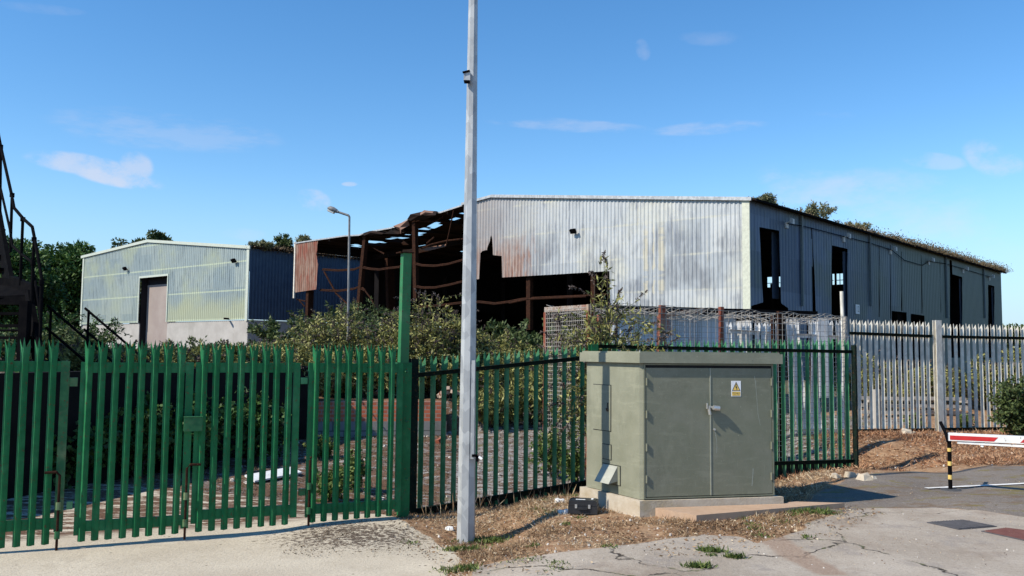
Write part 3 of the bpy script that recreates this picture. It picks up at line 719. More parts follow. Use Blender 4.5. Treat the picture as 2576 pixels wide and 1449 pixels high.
lerp = lambda a, b: (lambda u: a + (b - a) * u)
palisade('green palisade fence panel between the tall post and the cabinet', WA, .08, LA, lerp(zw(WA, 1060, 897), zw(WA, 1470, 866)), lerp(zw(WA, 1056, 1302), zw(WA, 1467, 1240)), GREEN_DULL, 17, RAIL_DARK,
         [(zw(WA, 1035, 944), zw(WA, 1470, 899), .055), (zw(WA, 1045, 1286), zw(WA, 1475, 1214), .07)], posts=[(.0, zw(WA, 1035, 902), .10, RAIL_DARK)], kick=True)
WB = Wall(FA1, (FB1 - FA1)); LB = math.hypot(FB1.x - FA1.x, FB1.y - FA1.y)
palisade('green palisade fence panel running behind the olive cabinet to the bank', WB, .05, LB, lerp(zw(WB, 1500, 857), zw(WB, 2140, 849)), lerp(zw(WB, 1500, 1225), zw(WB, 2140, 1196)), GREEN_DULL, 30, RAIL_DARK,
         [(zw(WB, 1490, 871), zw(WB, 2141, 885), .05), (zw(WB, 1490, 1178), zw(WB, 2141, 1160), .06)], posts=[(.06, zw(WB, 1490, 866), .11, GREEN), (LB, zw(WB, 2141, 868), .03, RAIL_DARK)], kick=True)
FG0 = at(2139, 900, 16.6)
WG = Wall(FG0, (FG1 - FG0)); LG = math.hypot(FG1.x - FG0.x, FG1.y - FG0.y)
spost = WG.hit(2354, 950)[0]
palisade('weathered grey palisade fence panel left of the wide grey post', WG, 0, spost - .1, lerp(zw(WG, 2139, 803), zw(WG, 2340, 808)), lerp(zw(WG, 2139, 1090), zw(WG, 2340, 1088)), GALV_DULL, 14, RAIL_DARK,
         [(zw(WG, 2139, 838), zw(WG, 2340, 846), .055), (zw(WG, 2139, 1084), zw(WG, 2340, 1081), .06)], w_p=.084, posts=[(spost, zw(WG, 2354, 806), .145, GALV_DULL)])
palisade('weathered grey palisade fence panel right of the wide grey post', WG, spost + .14, LG + 3.2, lerp(zw(WG, 2370, 812), zw(WG, 2700, 822)), lerp(zw(WG, 2370, 1086), zw(WG, 2700, 1084)), GALV_DULL, 33, RAIL_DARK,
         [(zw(WG, 2370, 847), zw(WG, 2700, 853), .055), (zw(WG, 2370, 1080), zw(WG, 2700, 1078), .06)], w_p=.084)
# paler, bent run behind the cage
sw0 = WG.hit(1836, 900)[0]; sw1 = WG.hit(1955, 900)[0]; sw2 = WG.hit(1985, 900)[0]
palisade('bent white palisade panel behind the left end of the cage', WG, sw0, sw1, lerp(zw(WG, 1840, 806), zw(WG, 1955, 806)), lerp(zw(WG, 1840, 1094), zw(WG, 1955, 1092)), WHITE_PALE, 8, WHITE_PALE,
         [(zw(WG, 1840, 833), zw(WG, 1955, 841), .07), (zw(WG, 1840, 1084), zw(WG, 1955, 1082), .06)], w_p=.10, rail_front=True, jit=.10)
white_run = palisade('bent white palisade panel with one wide torn pale, behind the cage', WG, sw2, -.06, lerp(zw(WG, 1985, 800), zw(WG, 2130, 803)), lerp(zw(WG, 1985, 1092), zw(WG, 2130, 1090)), WHITE_PALE, 9, WHITE_PALE,
         [(zw(WG, 1985, 843), zw(WG, 2130, 850), .07), (zw(WG, 1985, 1084), zw(WG, 2130, 1082), .06)], w_p=.12, rail_front=True, jit=.13, tilt=-.035, drop=(5,))
mb = MB(); a_ = WG.hit(2066, 850)[0]; WG.wbox(mb, a_ - .11, a_ + .11, zw(WG, 2070, 1000), zw(WG, 2070, 802), .05, .06); mb.build('wide_pale', WHITE_PALE, white_run)
mb = MB(); p = at(2130, 1090, 16.2); t = at(2117, 733, 16.2); p.z = ground(p.x, p.y); mb.tube([p, p.lerp(t, .5), t], .032, 10)
tag(mb.build('leaning_pole', GALV_DULL), 'thin grey pole leaning left where green and grey fences meet', 'pole')
mb = MB(); p = at(2207, 1060, 17.6); t = at(2205, 980, 17.6); p.z = ground(p.x, p.y) - .05
for i in range(1): mb.tube([p, t], .075, 12)
tag(mb.build('concrete_stub', CONC_WALL), 'short grey round stub post behind the grey fence', 'post')
# ------------------------------------------------------------------ wire mesh cage
K1 = at(1483, 890, 13.0); K2 = at(2126, 890, 15.0); K0 = at(1371, 890, 13.95)
WK = Wall(K1, K2 - K1); WL = Wall(K1, K0 - K1); LK = math.hypot(K2.x - K1.x, K2.y - K1.y); LL = math.hypot(K0.x - K1.x, K0.y - K1.y)
gk = ground(K1.x, K1.y)
cage = thing('wire_cage', (K1.x, K1.y, gk), 'rusty framed wire mesh cage standing behind the fence and cabinet', 'cage')
back = Vector((K0.x - K1.x, K0.y - K1.y, 0))
ztk = lambda s: zw(WK, 1483, 766) + (zw(WK, 2126, 797) - zw(WK, 1483, 766)) * s / LK
def grid(mb, A, B, zt0, zt1, zb0, zb1, nu, nv, t=.005, wob=.0):
    for i in range(nu + 1):
        u = i / nu; a = A.lerp(B, u); o = random.uniform(-wob, wob)
        mb.beam((a.x, a.y, zb0 + (zb1 - zb0) * u), (a.x + o, a.y, zt0 + (zt1 - zt0) * u), t)
    for j in range(nv + 1):
        v = j / nv; mb.beam((A.x, A.y, zb0 + (zt0 - zb0) * v), (B.x, B.y, zb1 + (zt1 - zb1) * v + random.uniform(-wob, wob)), t)
mb = MB(); grid(mb, WK.P(0, 0, .05), WK.P(LK, 0, .05), ztk(0), ztk(LK), gk, gk + .05, 60, 30, .0072, .015); mb.build('mesh_panel', GALV_WIRE, cage)
mb = MB(); grid(mb, WL.P(.03, 0, .02), WL.P(LL - .05, 0, .02), ztk(0) - .04, ztk(0) - .06, gk + .1, gk + .1, 22, 40, .008, .004); mb.build('mesh_panel', GALV_WIRE, cage)
# drooping roof mesh
mb = MB(); nu, nv = 44, 8
def rp(i, j):
    u, v = i / nu, j / nv; p = WK.P(LK * u, 0, .04) + back * v; sag = -.10 * math.sin(math.pi * v) * (1 + .5 * math.sin(u * 17)) - .03 * math.sin(u * 40 + v * 5); return Vector((p.x, p.y, ztk(LK * u) + .01 + sag))
for i in range(nu + 1):
    for j in range(nv): mb.beam(rp(i, j), rp(i, j + 1), .0055)
for j in range(nv + 1):
    for i in range(nu): mb.beam(rp(i, j), rp(i + 1, j), .0055)
mb.build('roof_mesh', GALV_WIRE, cage)
for px, wpx, yt, mt in ((1483, .085, 766, RUST_RED), (1665, .085, 768, RUST_RED), (1814, .06, 772, RUST_RED), (1962, .085, 783, RUST), (1700, .05, 792, RUST_RED), (2126, .04, 797, GALV_WIRE), (1545, .04, 790, RUST_RED), (1862, .05, 812, RUST), (1993, .05, 790, RUST)):
    s = WK.hit(px, 850)[0]; mb = MB(); off = (-.03, .04) if px not in (1700, 1545, 1862, 1993) else (-.5, -.44)
    WK.wbox(mb, s - wpx / 2, s + wpx / 2, gk - .2, zw(WK, px, yt), *off); mb.build('post', mt, cage)
mb = MB(); WL.wbox(mb, -.01, LL, ztk(0) - .08, ztk(0) + .0, -.02, .02); mb.build('top_rail', M_paint('flaking_rail_paint', (.34, .30, .26), (.28, .20, .15), .5, .8, (.26, .07, .03)), cage)
mb = MB(); WL.wbox(mb, LL - .04, LL + .02, gk - .2, ztk(0) - .081, -.02, .02); mb.build('post', RUST_RED, cage)
mb = MB(); WL.wbox(mb, 0, LL, zw(WL, 1420, 1035) - .02, zw(WL, 1420, 1035) + .02, -.015, .015); mb.build('middle_rail', RUST, cage)
mb = MB(); a = WK.P(WK.hit(1700, 790)[0], zw(WK, 1700, 793), -.47); b = WK.P(WK.hit(1815, 780)[0], zw(WK, 1815, 777), -.47); mb.beam(a, b, .05, .07); mb.build('door_head', RUST_RED, cage)
mb = MB(); WK.wbox(mb, WK.hit(1706, 850)[0], WK.hit(1808, 850)[0], gk + .2, zw(WK, 1750, 797), -.475, -.473)
mb = MB(); grid(mb, WK.P(WK.hit(1706, 850)[0], 0, -.47), WK.P(WK.hit(1808, 850)[0], 0, -.47), zw(WK, 1706, 797), zw(WK, 1808, 797), gk + .1, gk + .1, 22, 60, .006, .004); mb.build('door_mesh', GALV_WIRE, cage)
# low lean-to of pale sheets behind the cage
a = at(1540, 880, 18.2); b = at(1850, 880, 19.2); WS = Wall(a, b - a); LS = (b - a).length; gs = ground(a.x, a.y)
sh = thing('storage_shelter', (a.x, a.y, gs), 'low shelter of pale rusty corrugated sheets with a black fascia, seen through the cage', 'shelter')
zt = zw(WS, 1700, 790); mb = MB(); corr(mb, WS, [[(0, gs - .1), (LS, gs - .1), (LS, zt), (0, zt)]], .15, .02, 0, LS)
PALE_SHEET = Mat('pale_rusty_sheet', .8); v_ = PALE_SHEET.coord('UV', (1.6, .5, 1)); PALE_SHEET.base(PALE_SHEET.mix(PALE_SHEET.step(PALE_SHEET.noise(v_, 1.1, 5, .7), .54, .66), PALE_SHEET.mix(PALE_SHEET.noise(v_, 3, 4), (.40, .43, .46), (.60, .61, .62)), (.33, .15, .11)))
mb.build('sheet_wall', PALE_SHEET.m, sh)
mb = MB(); q = [WS.P(-.2, 0, .25), WS.P(LS + 2.0, 0, .25), WS.P(LS + 2.0, 0, -3), WS.P(-.2, 0, -3)]; zf = zw(WS, 1700, 774)
mb.prism([(p.x, p.y) for p in q], zt + .01, zf); mb.build('roof', BLACK, sh)
for s_, o_ in ((0, -2.9), (LS + 1.9, -2.9), (LS + 1.9, .1)): mb = MB(); WS.wbox(mb, s_ - .05, s_ + .05, gs - .1, zt + .012, o_ - .05, o_ + .05); mb.build('support_post', RUST, sh)

# ------------------------------------------------------------------ substation cabinet
C0 = at(1613, 900, 9.3); WF = Wall(C0, azd(77)); sF = WF.hit(1949, 1000)[0]
WSd = Wall(C0, azd(-30)); sS = WSd.hit(1476, 1000)[0]
zc_bot = zw(WF, 1613, 1257); zc_top = zw(WF, 1613, 908)
D1, D2 = WF.D, WSd.D
def cab(s, t): p = C0 + D1 * s + D2 * t; return (p.x, p.y)
cab_root = thing('electrical_cabinet', (C0.x, C0.y, ground(C0.x, C0.y)), 'olive grey electrical substation cabinet with double doors and warning sign', 'cabinet')
mb = MB(); r_ = .0
mb.prism([cab(.03, .0), cab(sF - .03, 0), cab(sF, .03), cab(sF, sS), cab(0, sS), cab(0, .03)], zc_bot, zc_top + .01); mb.build('body', GRP, cab_root)
zr0 = zw(WF, 1613, 913); zr1 = zw(WF, 1613, 885)
mb = MB(); e = .055
mb.prism([cab(-e, -e), cab(sF + e, -e), cab(sF + e, sS + e), cab(-e, sS + e)], zr0, zr1 - .012)
mb.prism([cab(-e + .02, -e + .02), cab(sF + e - .02, -e + .02), cab(sF + e - .02, sS + e - .02), cab(-e + .02, sS + e - .02)], zr1 - .012, lambda x, y: zr1 + .004)
mb.build('roof', GRP, cab_root)
ff = WF.hit
# door surround and doors
mb = MB(); s0 = ff(1622, 1000)[0]; s1 = ff(1940, 1000)[0]; zd1 = zw(WF, 1622, 918); zd0 = zw(WF, 1622, 1252)
WF.wbox(mb, s0 - .018, s0, zd0 - .012, zd1 + .012, 0, .018); WF.wbox(mb, s1, s1 + .018, zd0 - .012, zd1 + .012, 0, .018); WF.wbox(mb, s0, s1, zd1, zd1 + .012, 0, .018); WF.wbox(mb, s0, s1, zd0 - .012, zd0, 0, .018)
mb.build('door_frame', GRP_DOOR, cab_root)
mb = MB(); WF.wbox(mb, s0, s1, zd0, zd1, 0, .003); mb.build('door_seal', DARKGAP, cab_root)
sm = ff(1785, 1000)[0]
doors = []
for a, b in ((s0 + .006, sm - .004), (sm + .004, s1 - .006)):
    mb = MB(); WF.wbox(mb, a, b, zd0 + .008, zd1 - .03, .0035, .014); d = mb.build('door', GRP_DOOR, cab_root); doors.append(d)
mb = MB(); WF.wbox(mb, sm - .004, sm + .006, zd0 + .008, zd1 - .03, .004, .020); mb.build('edge_strip', M_paint('pale_strip', (.34, .35, .28), (.28, .29, .23), 0, .6), doors[1])
for k, (px, d) in enumerate(((1628, doors[0]), (1936, doors[1]))):
    for py in (960, 1042, 1125, 1205):
        sx = ff(px, py)[0]; z = zw(WF, 1628, py); mb = MB(); mb.tube([WF.P(sx - .012 * (1 - 2 * k), z - .04, .022), WF.P(sx - .012 * (1 - 2 * k), z + .04, .022)], .011, 8); mb.build('hinge', GRP_DOOR, d)
# lock hasp
z = zw(WF, 1785, 1028)
mb = MB(); WF.wbox(mb, sm - .05, sm + .06, z + .005, z + .03, .02, .03); WF.wbox(mb, sm + .012, sm + .02, z - .01, z + .03, .03, .07); WF.wbox(mb, sm - .052, sm - .044, z + .0, z + .06, .02, .05); mb.build('hasp', CHROME, doors[1])
mb = MB(); mb.tube([WF.P(sm + .02, z + .012, .052), WF.P(sm + .085, z + .005, .058)], .028, 14); mb.build('lock', CHROME, doors[1])
mb = MB(); mb.tube([WF.P(sm - .03, z + .0, .045), WF.P(sm - .018, z - .06, .045)], .017, 10); WF.wbox(mb, sm - .036, sm - .030, z, z + .035, .03, .07); mb.build('padlock', CHROME, doors[0])
mb = MB(); zk = zw(WF, 1795, 1080); sk = ff(1795, 1080)[0]; mb.tube([WF.P(sk, zk, .014), WF.P(sk + .0, zk, .03)], .012, 10); mb.build('keyhole_boss', CHROME, doors[1])
# paint runs on the door
PRUN = simple('pale_run', (.33, .35, .30), (.27, .28, .23), 12, .7, 0)
for pts in ([(1896, 946), (1899, 962), (1902, 1000), (1905, 1040), (1911, 1070)], [(1797, 1085), (1801, 1105), (1802, 1125), (1801, 1140)], [(1893, 1178), (1892, 1198), (1890, 1222)]):
    mb = MB()
    for i in range(len(pts) - 1):
        a = ff(*pts[i]); b = ff(*pts[i + 1]); w = .006 if i else .009
        if pts[0][1] == 1178: w = .012
        mb.add([WF.P(a[0] - w / 2, a[1], .0146), WF.P(a[0] + w / 2, a[1], .0146), WF.P(b[0] + w * .35, b[1], .0146), WF.P(b[0] - w * .35, b[1], .0146)], [(0, 1, 2, 3)])
    mb.build('paint_run', PRUN, doors[1])
# warning sign
sa, sb_ = ff(1838, 978)[0], ff(1862, 978)[0]; za, zb = zw(WF, 1850, 997), zw(WF, 1850, 958)
mb = MB(); WF.wbox(mb, sa, sb_, za, zb, .0142, .017); sg = mb.build('warning_sign', SIGN_W, doors[1]); sg['label'] = 'small white sign with yellow lightning triangle'
W_ = sb_ - sa; H_ = zb - za; X_ = lambda u: sa + W_ * u; Z_ = lambda v: za + H_ * v
def flat(mb, pts, off): mb.add([WF.P(X_(u), Z_(v), off) for u, v in pts], [tuple(range(len(pts)))])
mb = MB(); flat(mb, [(.06, .36), (.94, .36), (.5, .95)], .0180); mb.build('triangle_border', SIGN_K, sg)
mb = MB(); flat(mb, [(.16, .395), (.84, .395), (.5, .855)], .0188); flat(mb, [(.06, .04), (.94, .04), (.94, .31), (.06, .31)], .0180); mb.build('yellow_field', SIGN_Y, sg)
mb = MB(); flat(mb, [(.47, .79), (.55, .79), (.50, .68), (.40, .60)], .0196); flat(mb, [(.40, .60), (.59, .66), (.58, .60), (.46, .56)], .0196); flat(mb, [(.59, .66), (.58, .52), (.60, .43), (.52, .43), (.50, .58)], .0197); mb.build('lightning_bolt', SIGN_K, sg)
def text(body, s, z, size, w, off, mat, parent, name='lettering', width=None):
    cu = bpy.data.curves.new('t', 'FONT'); cu.body = body; cu.size = size; cu.align_x = 'CENTER'; cu.align_y = 'CENTER'; cu.resolution_u = 2
    to = bpy.data.objects.new('t', cu); COL.objects.link(to); dg = bpy.context.evaluated_depsgraph_get(); dg.update()
    me = bpy.data.meshes.new_from_object(to.evaluated_get(dg)); bpy.data.objects.remove(to)
    co = np.array([v.co[:] for v in me.vertices]); fx = 1.0
    if width: fx = width / (co[:, 0].max() - co[:, 0].min())
    sg_ = 1 if w.N.cross(Vector((0, 0, 1))).dot(w.D) < 0 else -1
    mb = MB(); mb.add([w.P(s + sg_ * c[0] * fx, z + c[1], off) for c in co], [tuple(p.vertices) for p in me.polygons]); return mb.build(name, mat, parent)
text('Danger', X_(.5), Z_(.225), H_ * .13, WF, .0196, SIGN_K, sg, width=W_ * .76)
text('400 volts', X_(.5), Z_(.095), H_ * .075, WF, .0196, SIGN_K, sg, width=W_ * .62)
# side hatches
def hatch(px0, px1, pya, pyb, name):
    s0 = WSd.hit(px1, 1000)[0]; s1 = WSd.hit(px0, 1000)[0]; m_ = (px0 + px1) / 2; z1 = zw(WSd, m_, pya); z0 = zw(WSd, m_, pyb)
    mb = MB(); WSd.wbox(mb, s0, s1, z0, z1, 0, .004); o = mb.build(name, DARKGAP, cab_root)
    mb = MB(); WSd.wbox(mb, s0 + .007, s1 - .007, z0 + .007, z1 - .007, .0, .009); mb.build('panel', GRP, o); return s0, s1, z0, z1, o
h = hatch(1493, 1538, 967, 1083, 'side_hatch'); mb = MB(); mb.tube([WSd.P(h[0] + .05, (h[2] + h[3]) / 2 - .03, .012), WSd.P(h[0] + .05, (h[2] + h[3]) / 2 + .0, .03)], .014, 8); WSd.wbox(mb, h[0] + .045, h[0] + .055, (h[2] + h[3]) / 2 - .01, (h[2] + h[3]) / 2 + .06, .012, .02); mb.build('latch', PLASTIC_K, h[4])
hatch(1516, 1539, 1117, 1156, 'meter_hatch')
h = hatch(1516, 1562, 1168, 1218, 'vent_panel')
s0, s1 = WSd.hit(1555, 1190)[0], WSd.hit(1519, 1190)[0]; zt_, zb_ = zw(WSd, 1537, 1170), zw(WSd, 1537, 1212)
mb = MB(); P = [WSd.P(s0, zt_, .009), WSd.P(s1, zt_, .009), WSd.P(s1, zb_, .13), WSd.P(s0, zb_, .13), WSd.P(s0, zb_ + .02, .009), WSd.P(s1, zb_ + .02, .009)]
mb.add(P, [(0, 1, 2, 3), (0, 3, 4), (1, 5, 2)]); mb.build('vent_hood', M_grp('pale_hood', (.31, .31, .26), (.36, .36, .30)), h[4])
# plinth and step slab
mb = MB(); e = .05; gz = min(ground(*cab(0, 0)), ground(*cab(0, sS))) - .25
mb.prism([cab(-e, -e), cab(sF + e, -e), cab(sF + e, sS + e), cab(-e, sS + e)], gz, zc_bot - .006)
pl = tag(mb.build('concrete_plinth', CONC_PL), 'stained pale concrete plinth underneath the olive cabinet', 'plinth')
P4 = [gpx(1752, 1315), gpx(2125, 1279)]
slab_pts = [cab(.12, -e - .004), (P4[0].x, P4[0].y), (P4[1].x, P4[1].y), cab(sF + .25, -e - .004 + .12), cab(sF + e + .004, -e - .004)]
zs = zc_bot - .078
mb = MB(); mb.prism(slab_pts, gz, zs); tag(mb.build('step_slab', SLAB), 'thin reddish concrete slab in front of the cabinet doors', 'slab')
# lost case
def carry_case():
    c = gpx(1466, 1294); z = c.z; ax = azd(100); ay = Vector((-ax.y, ax.x, 0)); uz = Vector((0, 0, 1))
    root = thing('tool_case', c, 'small closed black plastic case lying by the plinth corner', 'case')
    c = Vector(c) + ay * .10
    def b(x, y, z_, hx, hy, hz, nm, mt=PLASTIC_K, par=root):
        mb = MB(); mb.box(c + ax * x + ay * y + uz * z_, ax * hx, ay * hy, uz * hz); return mb.build(nm, mt, par)
    bot = b(0, 0, .045, .155, .115, .040, 'base'); lid = b(0, 0, .112, .150, .110, .024, 'lid'); b(0, 0, .139, .13, .09, .004, 'lid_top', PLASTIC_K, lid)
    b(0, -.128, .065, .05, .012, .010, 'handle'); b(-.07, -.118, .085, .012, .006, .02, 'catch', CHROME, bot); b(.07, -.118, .085, .012, .006, .02, 'catch', CHROME, bot)
    b(-.03, -.03, .1445, .05, .014, .0012, 'sticker', SIGN_W, lid); b(.09, .03, .1445, .012, .035, .0012, 'sticker', SIGN_W, lid)
carry_case()

# ------------------------------------------------------------------ foreground lamp column
def column():
    b = at(1172, 1360, 9.09); b.z = ground(b.x, b.y) - .03
    root = thing('lamp_column', b, 'tall octagonal galvanised steel column in front of the fence', 'column')
    mb = MB(); n = 8; top = 9.0; r0, r1 = .096, .024; rot = math.pi / 8 - .12
    zs = [0, .02] + [top * i / 16 for i in range(1, 17)]; vs = []; fs = []
    for z in zs:
        r = r0 + (r1 - r0) * z / top
        for k in range(n):
            a = rot + 2 * math.pi * k / n; vs.append((b.x + r * math.cos(a), b.y + r * math.sin(a), b.z + z))
    for i in range(len(zs) - 1):
        for k in range(n): fs.append((i * n + k, i * n + (k + 1) % n, (i + 1) * n + (k + 1) % n, (i + 1) * n + k))
    mb.add(vs, fs); mb.build('shaft', GALV, root)
    ax = Vector((1, 0, 0)); ay = Vector((0, 1, 0)); uz = Vector((0, 0, 1))
    c = at(1175, 193, 9.0)
    mb = MB(); mb.box(c, ax * .034, ay * .04, uz * .05); br = mb.build('bracket', GALV, root)
    mb = MB(); mb.tube([c + Vector((-.045, -.045, .03)), c + Vector((.03, -.045, .05))], .012, 8); mb.box(c + Vector((0, -.01, -.058)), ax * .03, ay * .035, uz * .008); mb.build('clamp', BLACK, br)
    c = at(1190, 1000, 9.11); mb = MB(); h_ = .55
    mb.box(at(1189, 1030, 9.0), ax * .018, ay * .006, uz * .50); mb.build('access_door', GALV, root)
    c = at(1192, 1146, 8.99); mb = MB(); mb.box(c + Vector((.01, 0, -.0)), ax * .03, ay * .012, uz * .012); mb.box(c + Vector((.035, 0, -.03)), ax * .016, ay * .012, uz * .03); cl = mb.build('clip', BLACK, root)
    mb = MB(); mb.tube([c + Vector((.05, 0, -.015)), c + Vector((.085, -.01, -.035))], .014, 8); mb.build('plastic_end', SIGN_W, cl)
column()

# ------------------------------------------------------------------ barrier
def barrier():
    b = gpx(2391, 1232); d = b.y
    root = thing('barrier_gate', b, 'red and white striped barrier boom resting on a black and yellow post', 'barrier')
    b1 = at(2389, 1107, d); uz = Vector((0, 0, 1)); H = b1.z - b.z
    bands = [(0, .21, 0), (.21, .30, 1), (.30, .487, 0), (.487, .572, 1), (.572, .77, 0), (.77, .84, 1), (.84, 1.0, 0)]
    n = 0; post = None
    for lo, hi, y in bands:
        lo += .02 if lo == 0 else 0
        mb = MB(); mb.tube([b + uz * (H * lo), b + uz * (H * hi)], .024 if not y else .0245, 14)
        o = mb.build('rest_post' if post is None else ('yellow_band' if y else 'black_band'), YELLOW if y else BLACK, root if post is None else post)
        if post is None: post = o
    mb = MB(); mb.tube([b + uz * -.02, b + uz * .012], .16, 16, .10); mb.build('footing', simple('tar_patch', (.05, .05, .055), (.08, .08, .08), 12, .9, .4), root)
    A_ = at(2388, 1101, d); B_ = at(2700, 1124, d - .75); A_.y -= 0
    W = Wall(A_, B_ - A_); L = W.hit(2700, 1100)[0]; zl = lambda px, py: W.hit(px, py)[1]
    def quad(mb, s0, s1, za0, zb0, za1, zb1, o0, o1):
        vs = [W.P(s0, za0, o0), W.P(s1, za1, o0), W.P(s1, zb1, o0), W.P(s0, zb0, o0), W.P(s0, za0, o1), W.P(s1, za1, o1), W.P(s1, zb1, o1), W.P(s0, zb0, o1)]
        mb.add(vs, [(0, 1, 2, 3), (7, 6, 5, 4), (0, 4, 5, 1), (3, 2, 6, 7), (0, 3, 7, 4), (1, 5, 6, 2)])
    zt0, zt1 = zl(2386, 1088.5), zl(2700, 1103); zb0, zb1 = zl(2386, 1108), zl(2700, 1121)
    kx = 3.0; zt1 = zt0 + (zt1 - zt0) * kx; zb1 = zb0 + (zb1 - zb0) * kx; L1 = L; L = L * kx
    T = lambda s: zt0 + (zt1 - zt0) * s / L; Bm = lambda s: zb0 + (zb1 - zb0) * s / L
    mb = MB(); quad(mb, -.01, L, zb0, zt0, zb1, zt1, -.035, .035); boom = mb.build('boom', WHITEP, root)
    h_ = lambda x: W.hit(x, 1100)[0]; pitch_ = h_(2578) - h_(2391); first = True; runs = [(h_(2391), h_(2512))]
    while runs[-1][1] + pitch_ < L: runs.append((h_(2391) + pitch_ * len(runs), h_(2512) + pitch_ * len(runs)))
    for ri, (sa, sc) in enumerate(runs):
        a = 2391 if ri == 0 else 0; sl = .045; mb = MB()
        def zz(s, f): return Bm(s) + (T(s) - Bm(s)) * f
        q0 = [(sa + (0 if a == 2391 else -sl), .14), (sc - sl, .14), (sc, .70), (sa + (0 if a == 2391 else 0), .70)]
        vs = [W.P(s, zz(s, f), .036) for s, f in q0] + [W.P(s, zz(s, f), .0385) for s, f in q0]
        mb.add(vs, [(0, 1, 2, 3), (4, 7, 6, 5), (0, 4, 5, 1), (1, 5, 6, 2), (2, 6, 7, 3), (3, 7, 4, 0)]); mb.build('red_stripe', RED, boom)
    mb = MB(); s0 = W.hit(2409, 1120)[0]; quad(mb, s0, L, zl(2409, 1115.5), zl(2409, 1110), zl(2409, 1115.5) + (zl(2700, 1132.5) - zl(2409, 1115.5)) * kx, zl(2409, 1110) + (zl(2700, 1126.5) - zl(2409, 1110)) * kx, -.02, .02); mb.build('lower_bar', WHITEP, root)
    mb = MB()
    for s in (s0 + .25, s0 + .9): quad(mb, s, s + .03, Bm(s) - .06, Bm(s) + .005, Bm(s) - .06, Bm(s) + .005, -.012, .012)
    mb.build('bar_hanger', WHITEP, root)
    mb = MB(); quad(mb, -.028, -.0105, zb0 - .01, zt0 + .005, zb0 - .01, zt0 + .005, -.05, .05)
    p = W.P(-.02, zb0 - .01, -.02); mb.beam(p, at(2379, 1090, d + .15), .03); mb.beam(at(2379, 1090, d + .15), at(2366, 1062, d + .3), .03); mb.build('end_bracket', BLACK, root)
barrier()

# ------------------------------------------------------------------ small far street lamp
def street_lamp():
    b = at(877, 850, 22.0); b.z = ground(b.x, b.y); t = at(879, 546, 22.0); e = at(850, 533, 22.0)
    root = thing('street_lamp', b, 'grey street lamp with one short arm in front of the burnt shed', 'street lamp')
    GALV_DULL = M_galv('lamp_post_grey', (.17, .17, .17), (.24, .24, .235), 20, .7, 0, .2)
    mb = MB(); mb.tube([b, b.lerp(t, .25), b.lerp(t, .26), t], .048, 10, .026); mb.tube([b + Vector((0, 0, -.1)), b + Vector((0, 0, 1.0))], .085, 10); mb.build('pole', GALV_DULL, root)
    mb = MB(); mb.tube([t, t.lerp(e, .1) + Vector((0, 0, .03)), e], .03, 8); arm = mb.build('arm', GALV_DULL, root)
    h0 = at(851, 534, 22.0); h1 = at(824, 523, 22.0); mb = MB(); ax = (h1 - h0).normalized(); L = (h1 - h0).length; n = 10
    side = Vector((0, 1, 0)); upv = side.cross(ax); upv = upv if upv.z > 0 else -upv; vs = []; fs = []
    prof = [(0, .035), (.15, .06), (.45, .085), (.8, .075), (1, .02)]
    for u, r in prof:
        for k in range(n):
            a = 2 * math.pi * k / n; rr = r * (1.0 if math.sin(a) > 0 else .6); vs.append(h0 + ax * (L * u) + side * (r * 1.5 * math.cos(a)) + upv * (rr * math.sin(a)))
    for i in range(len(prof) - 1):
        for k in range(n): fs.append((i * n + k, i * n + (k + 1) % n, (i + 1) * n + (k + 1) % n, (i + 1) * n + k))
    fs.append(tuple(range(n))); fs.append(tuple(range(len(vs) - n, len(vs)))[::-1]); mb.add(vs, fs); hd = mb.build('lamp_head', GALV_DULL, root, True)
    mb = MB(); c = h0 + ax * (L * .6) - upv * .05; mb.box(c, ax * (L * .28), side * .08, upv * .025); mb.build('lens', simple('lamp_lens', (.5, .5, .46), (.6, .6, .55), 10, .2, 0), hd)
street_lamp()
# ------------------------------------------------------------------ big shed
GB = EZ - 1.12                                    # ground level round the sheds
c0 = at(1887, 700, 36.0)
WGa = Wall(c0, azd(-50)); WSi = Wall(c0, azd(42))
barn = thing('burnt_warehouse', (c0.x, c0.y, GB), 'large derelict galvanised warehouse with a burnt open bay and rusty frame', 'warehouse')
gh = lambda x, y: WGa.hit(x, y); sh_ = lambda x, y: WSi.hit(x, y)
eaveR = zw(WGa, 1887, 503); rs, rz_ = gh(1240, 495); ls, lz = gh(741, 609)
# gable cladding
main = [gh(*p) for p in [(1887, 503), (1240, 495), (1190, 510), (1186, 700), (1197, 703), (1207, 702), (1208, 660), (1208, 638), (1216, 631), (1226, 629), (1234, 603), (1238, 588), (1240, 620), (1242, 642), (1264, 644), (1265, 698), (1405, 690), (1535, 682), (1535, 772), (1887, 777)]]
main = [(0.0, b) if i in (0, 19) else (a, b) for i, (a, b) in enumerate(main)]
mb = MB(); corr(mb, WGa, [main], .20, .035, 0, max(p[0] for p in main), .02); mb.build('gable_cladding', CLAD_BIG, barn)
lp = [gh(*p) for p in [(741, 615), (801, 606), (797, 640), (801, 665), (797, 728), (743, 736)]]
mb = MB(); corr(mb, WGa, [lp], .20, .035, min(p[0] for p in lp), max(p[0] for p in lp), .02); mb.build('rusted_sheet', RUST_SHEET, barn)
mb = MB(); a, b = gh(741, 700)[0], gh(743, 700)[0]; WGa.wbox(mb, b, a + .02, gh(742, 750)[1], lz, -.02, .08); mb.build('corner_trim', GALV_DULL, barn)
mb = MB(); WGa.wbox(mb, -.03, .30, zw(WGa, 1887, 777), eaveR - .02, .0, .075); mb.build('corner_trim', M_paint('cream_trim', (.56, .57, .46), (.46, .47, .38), .05, .6), barn)
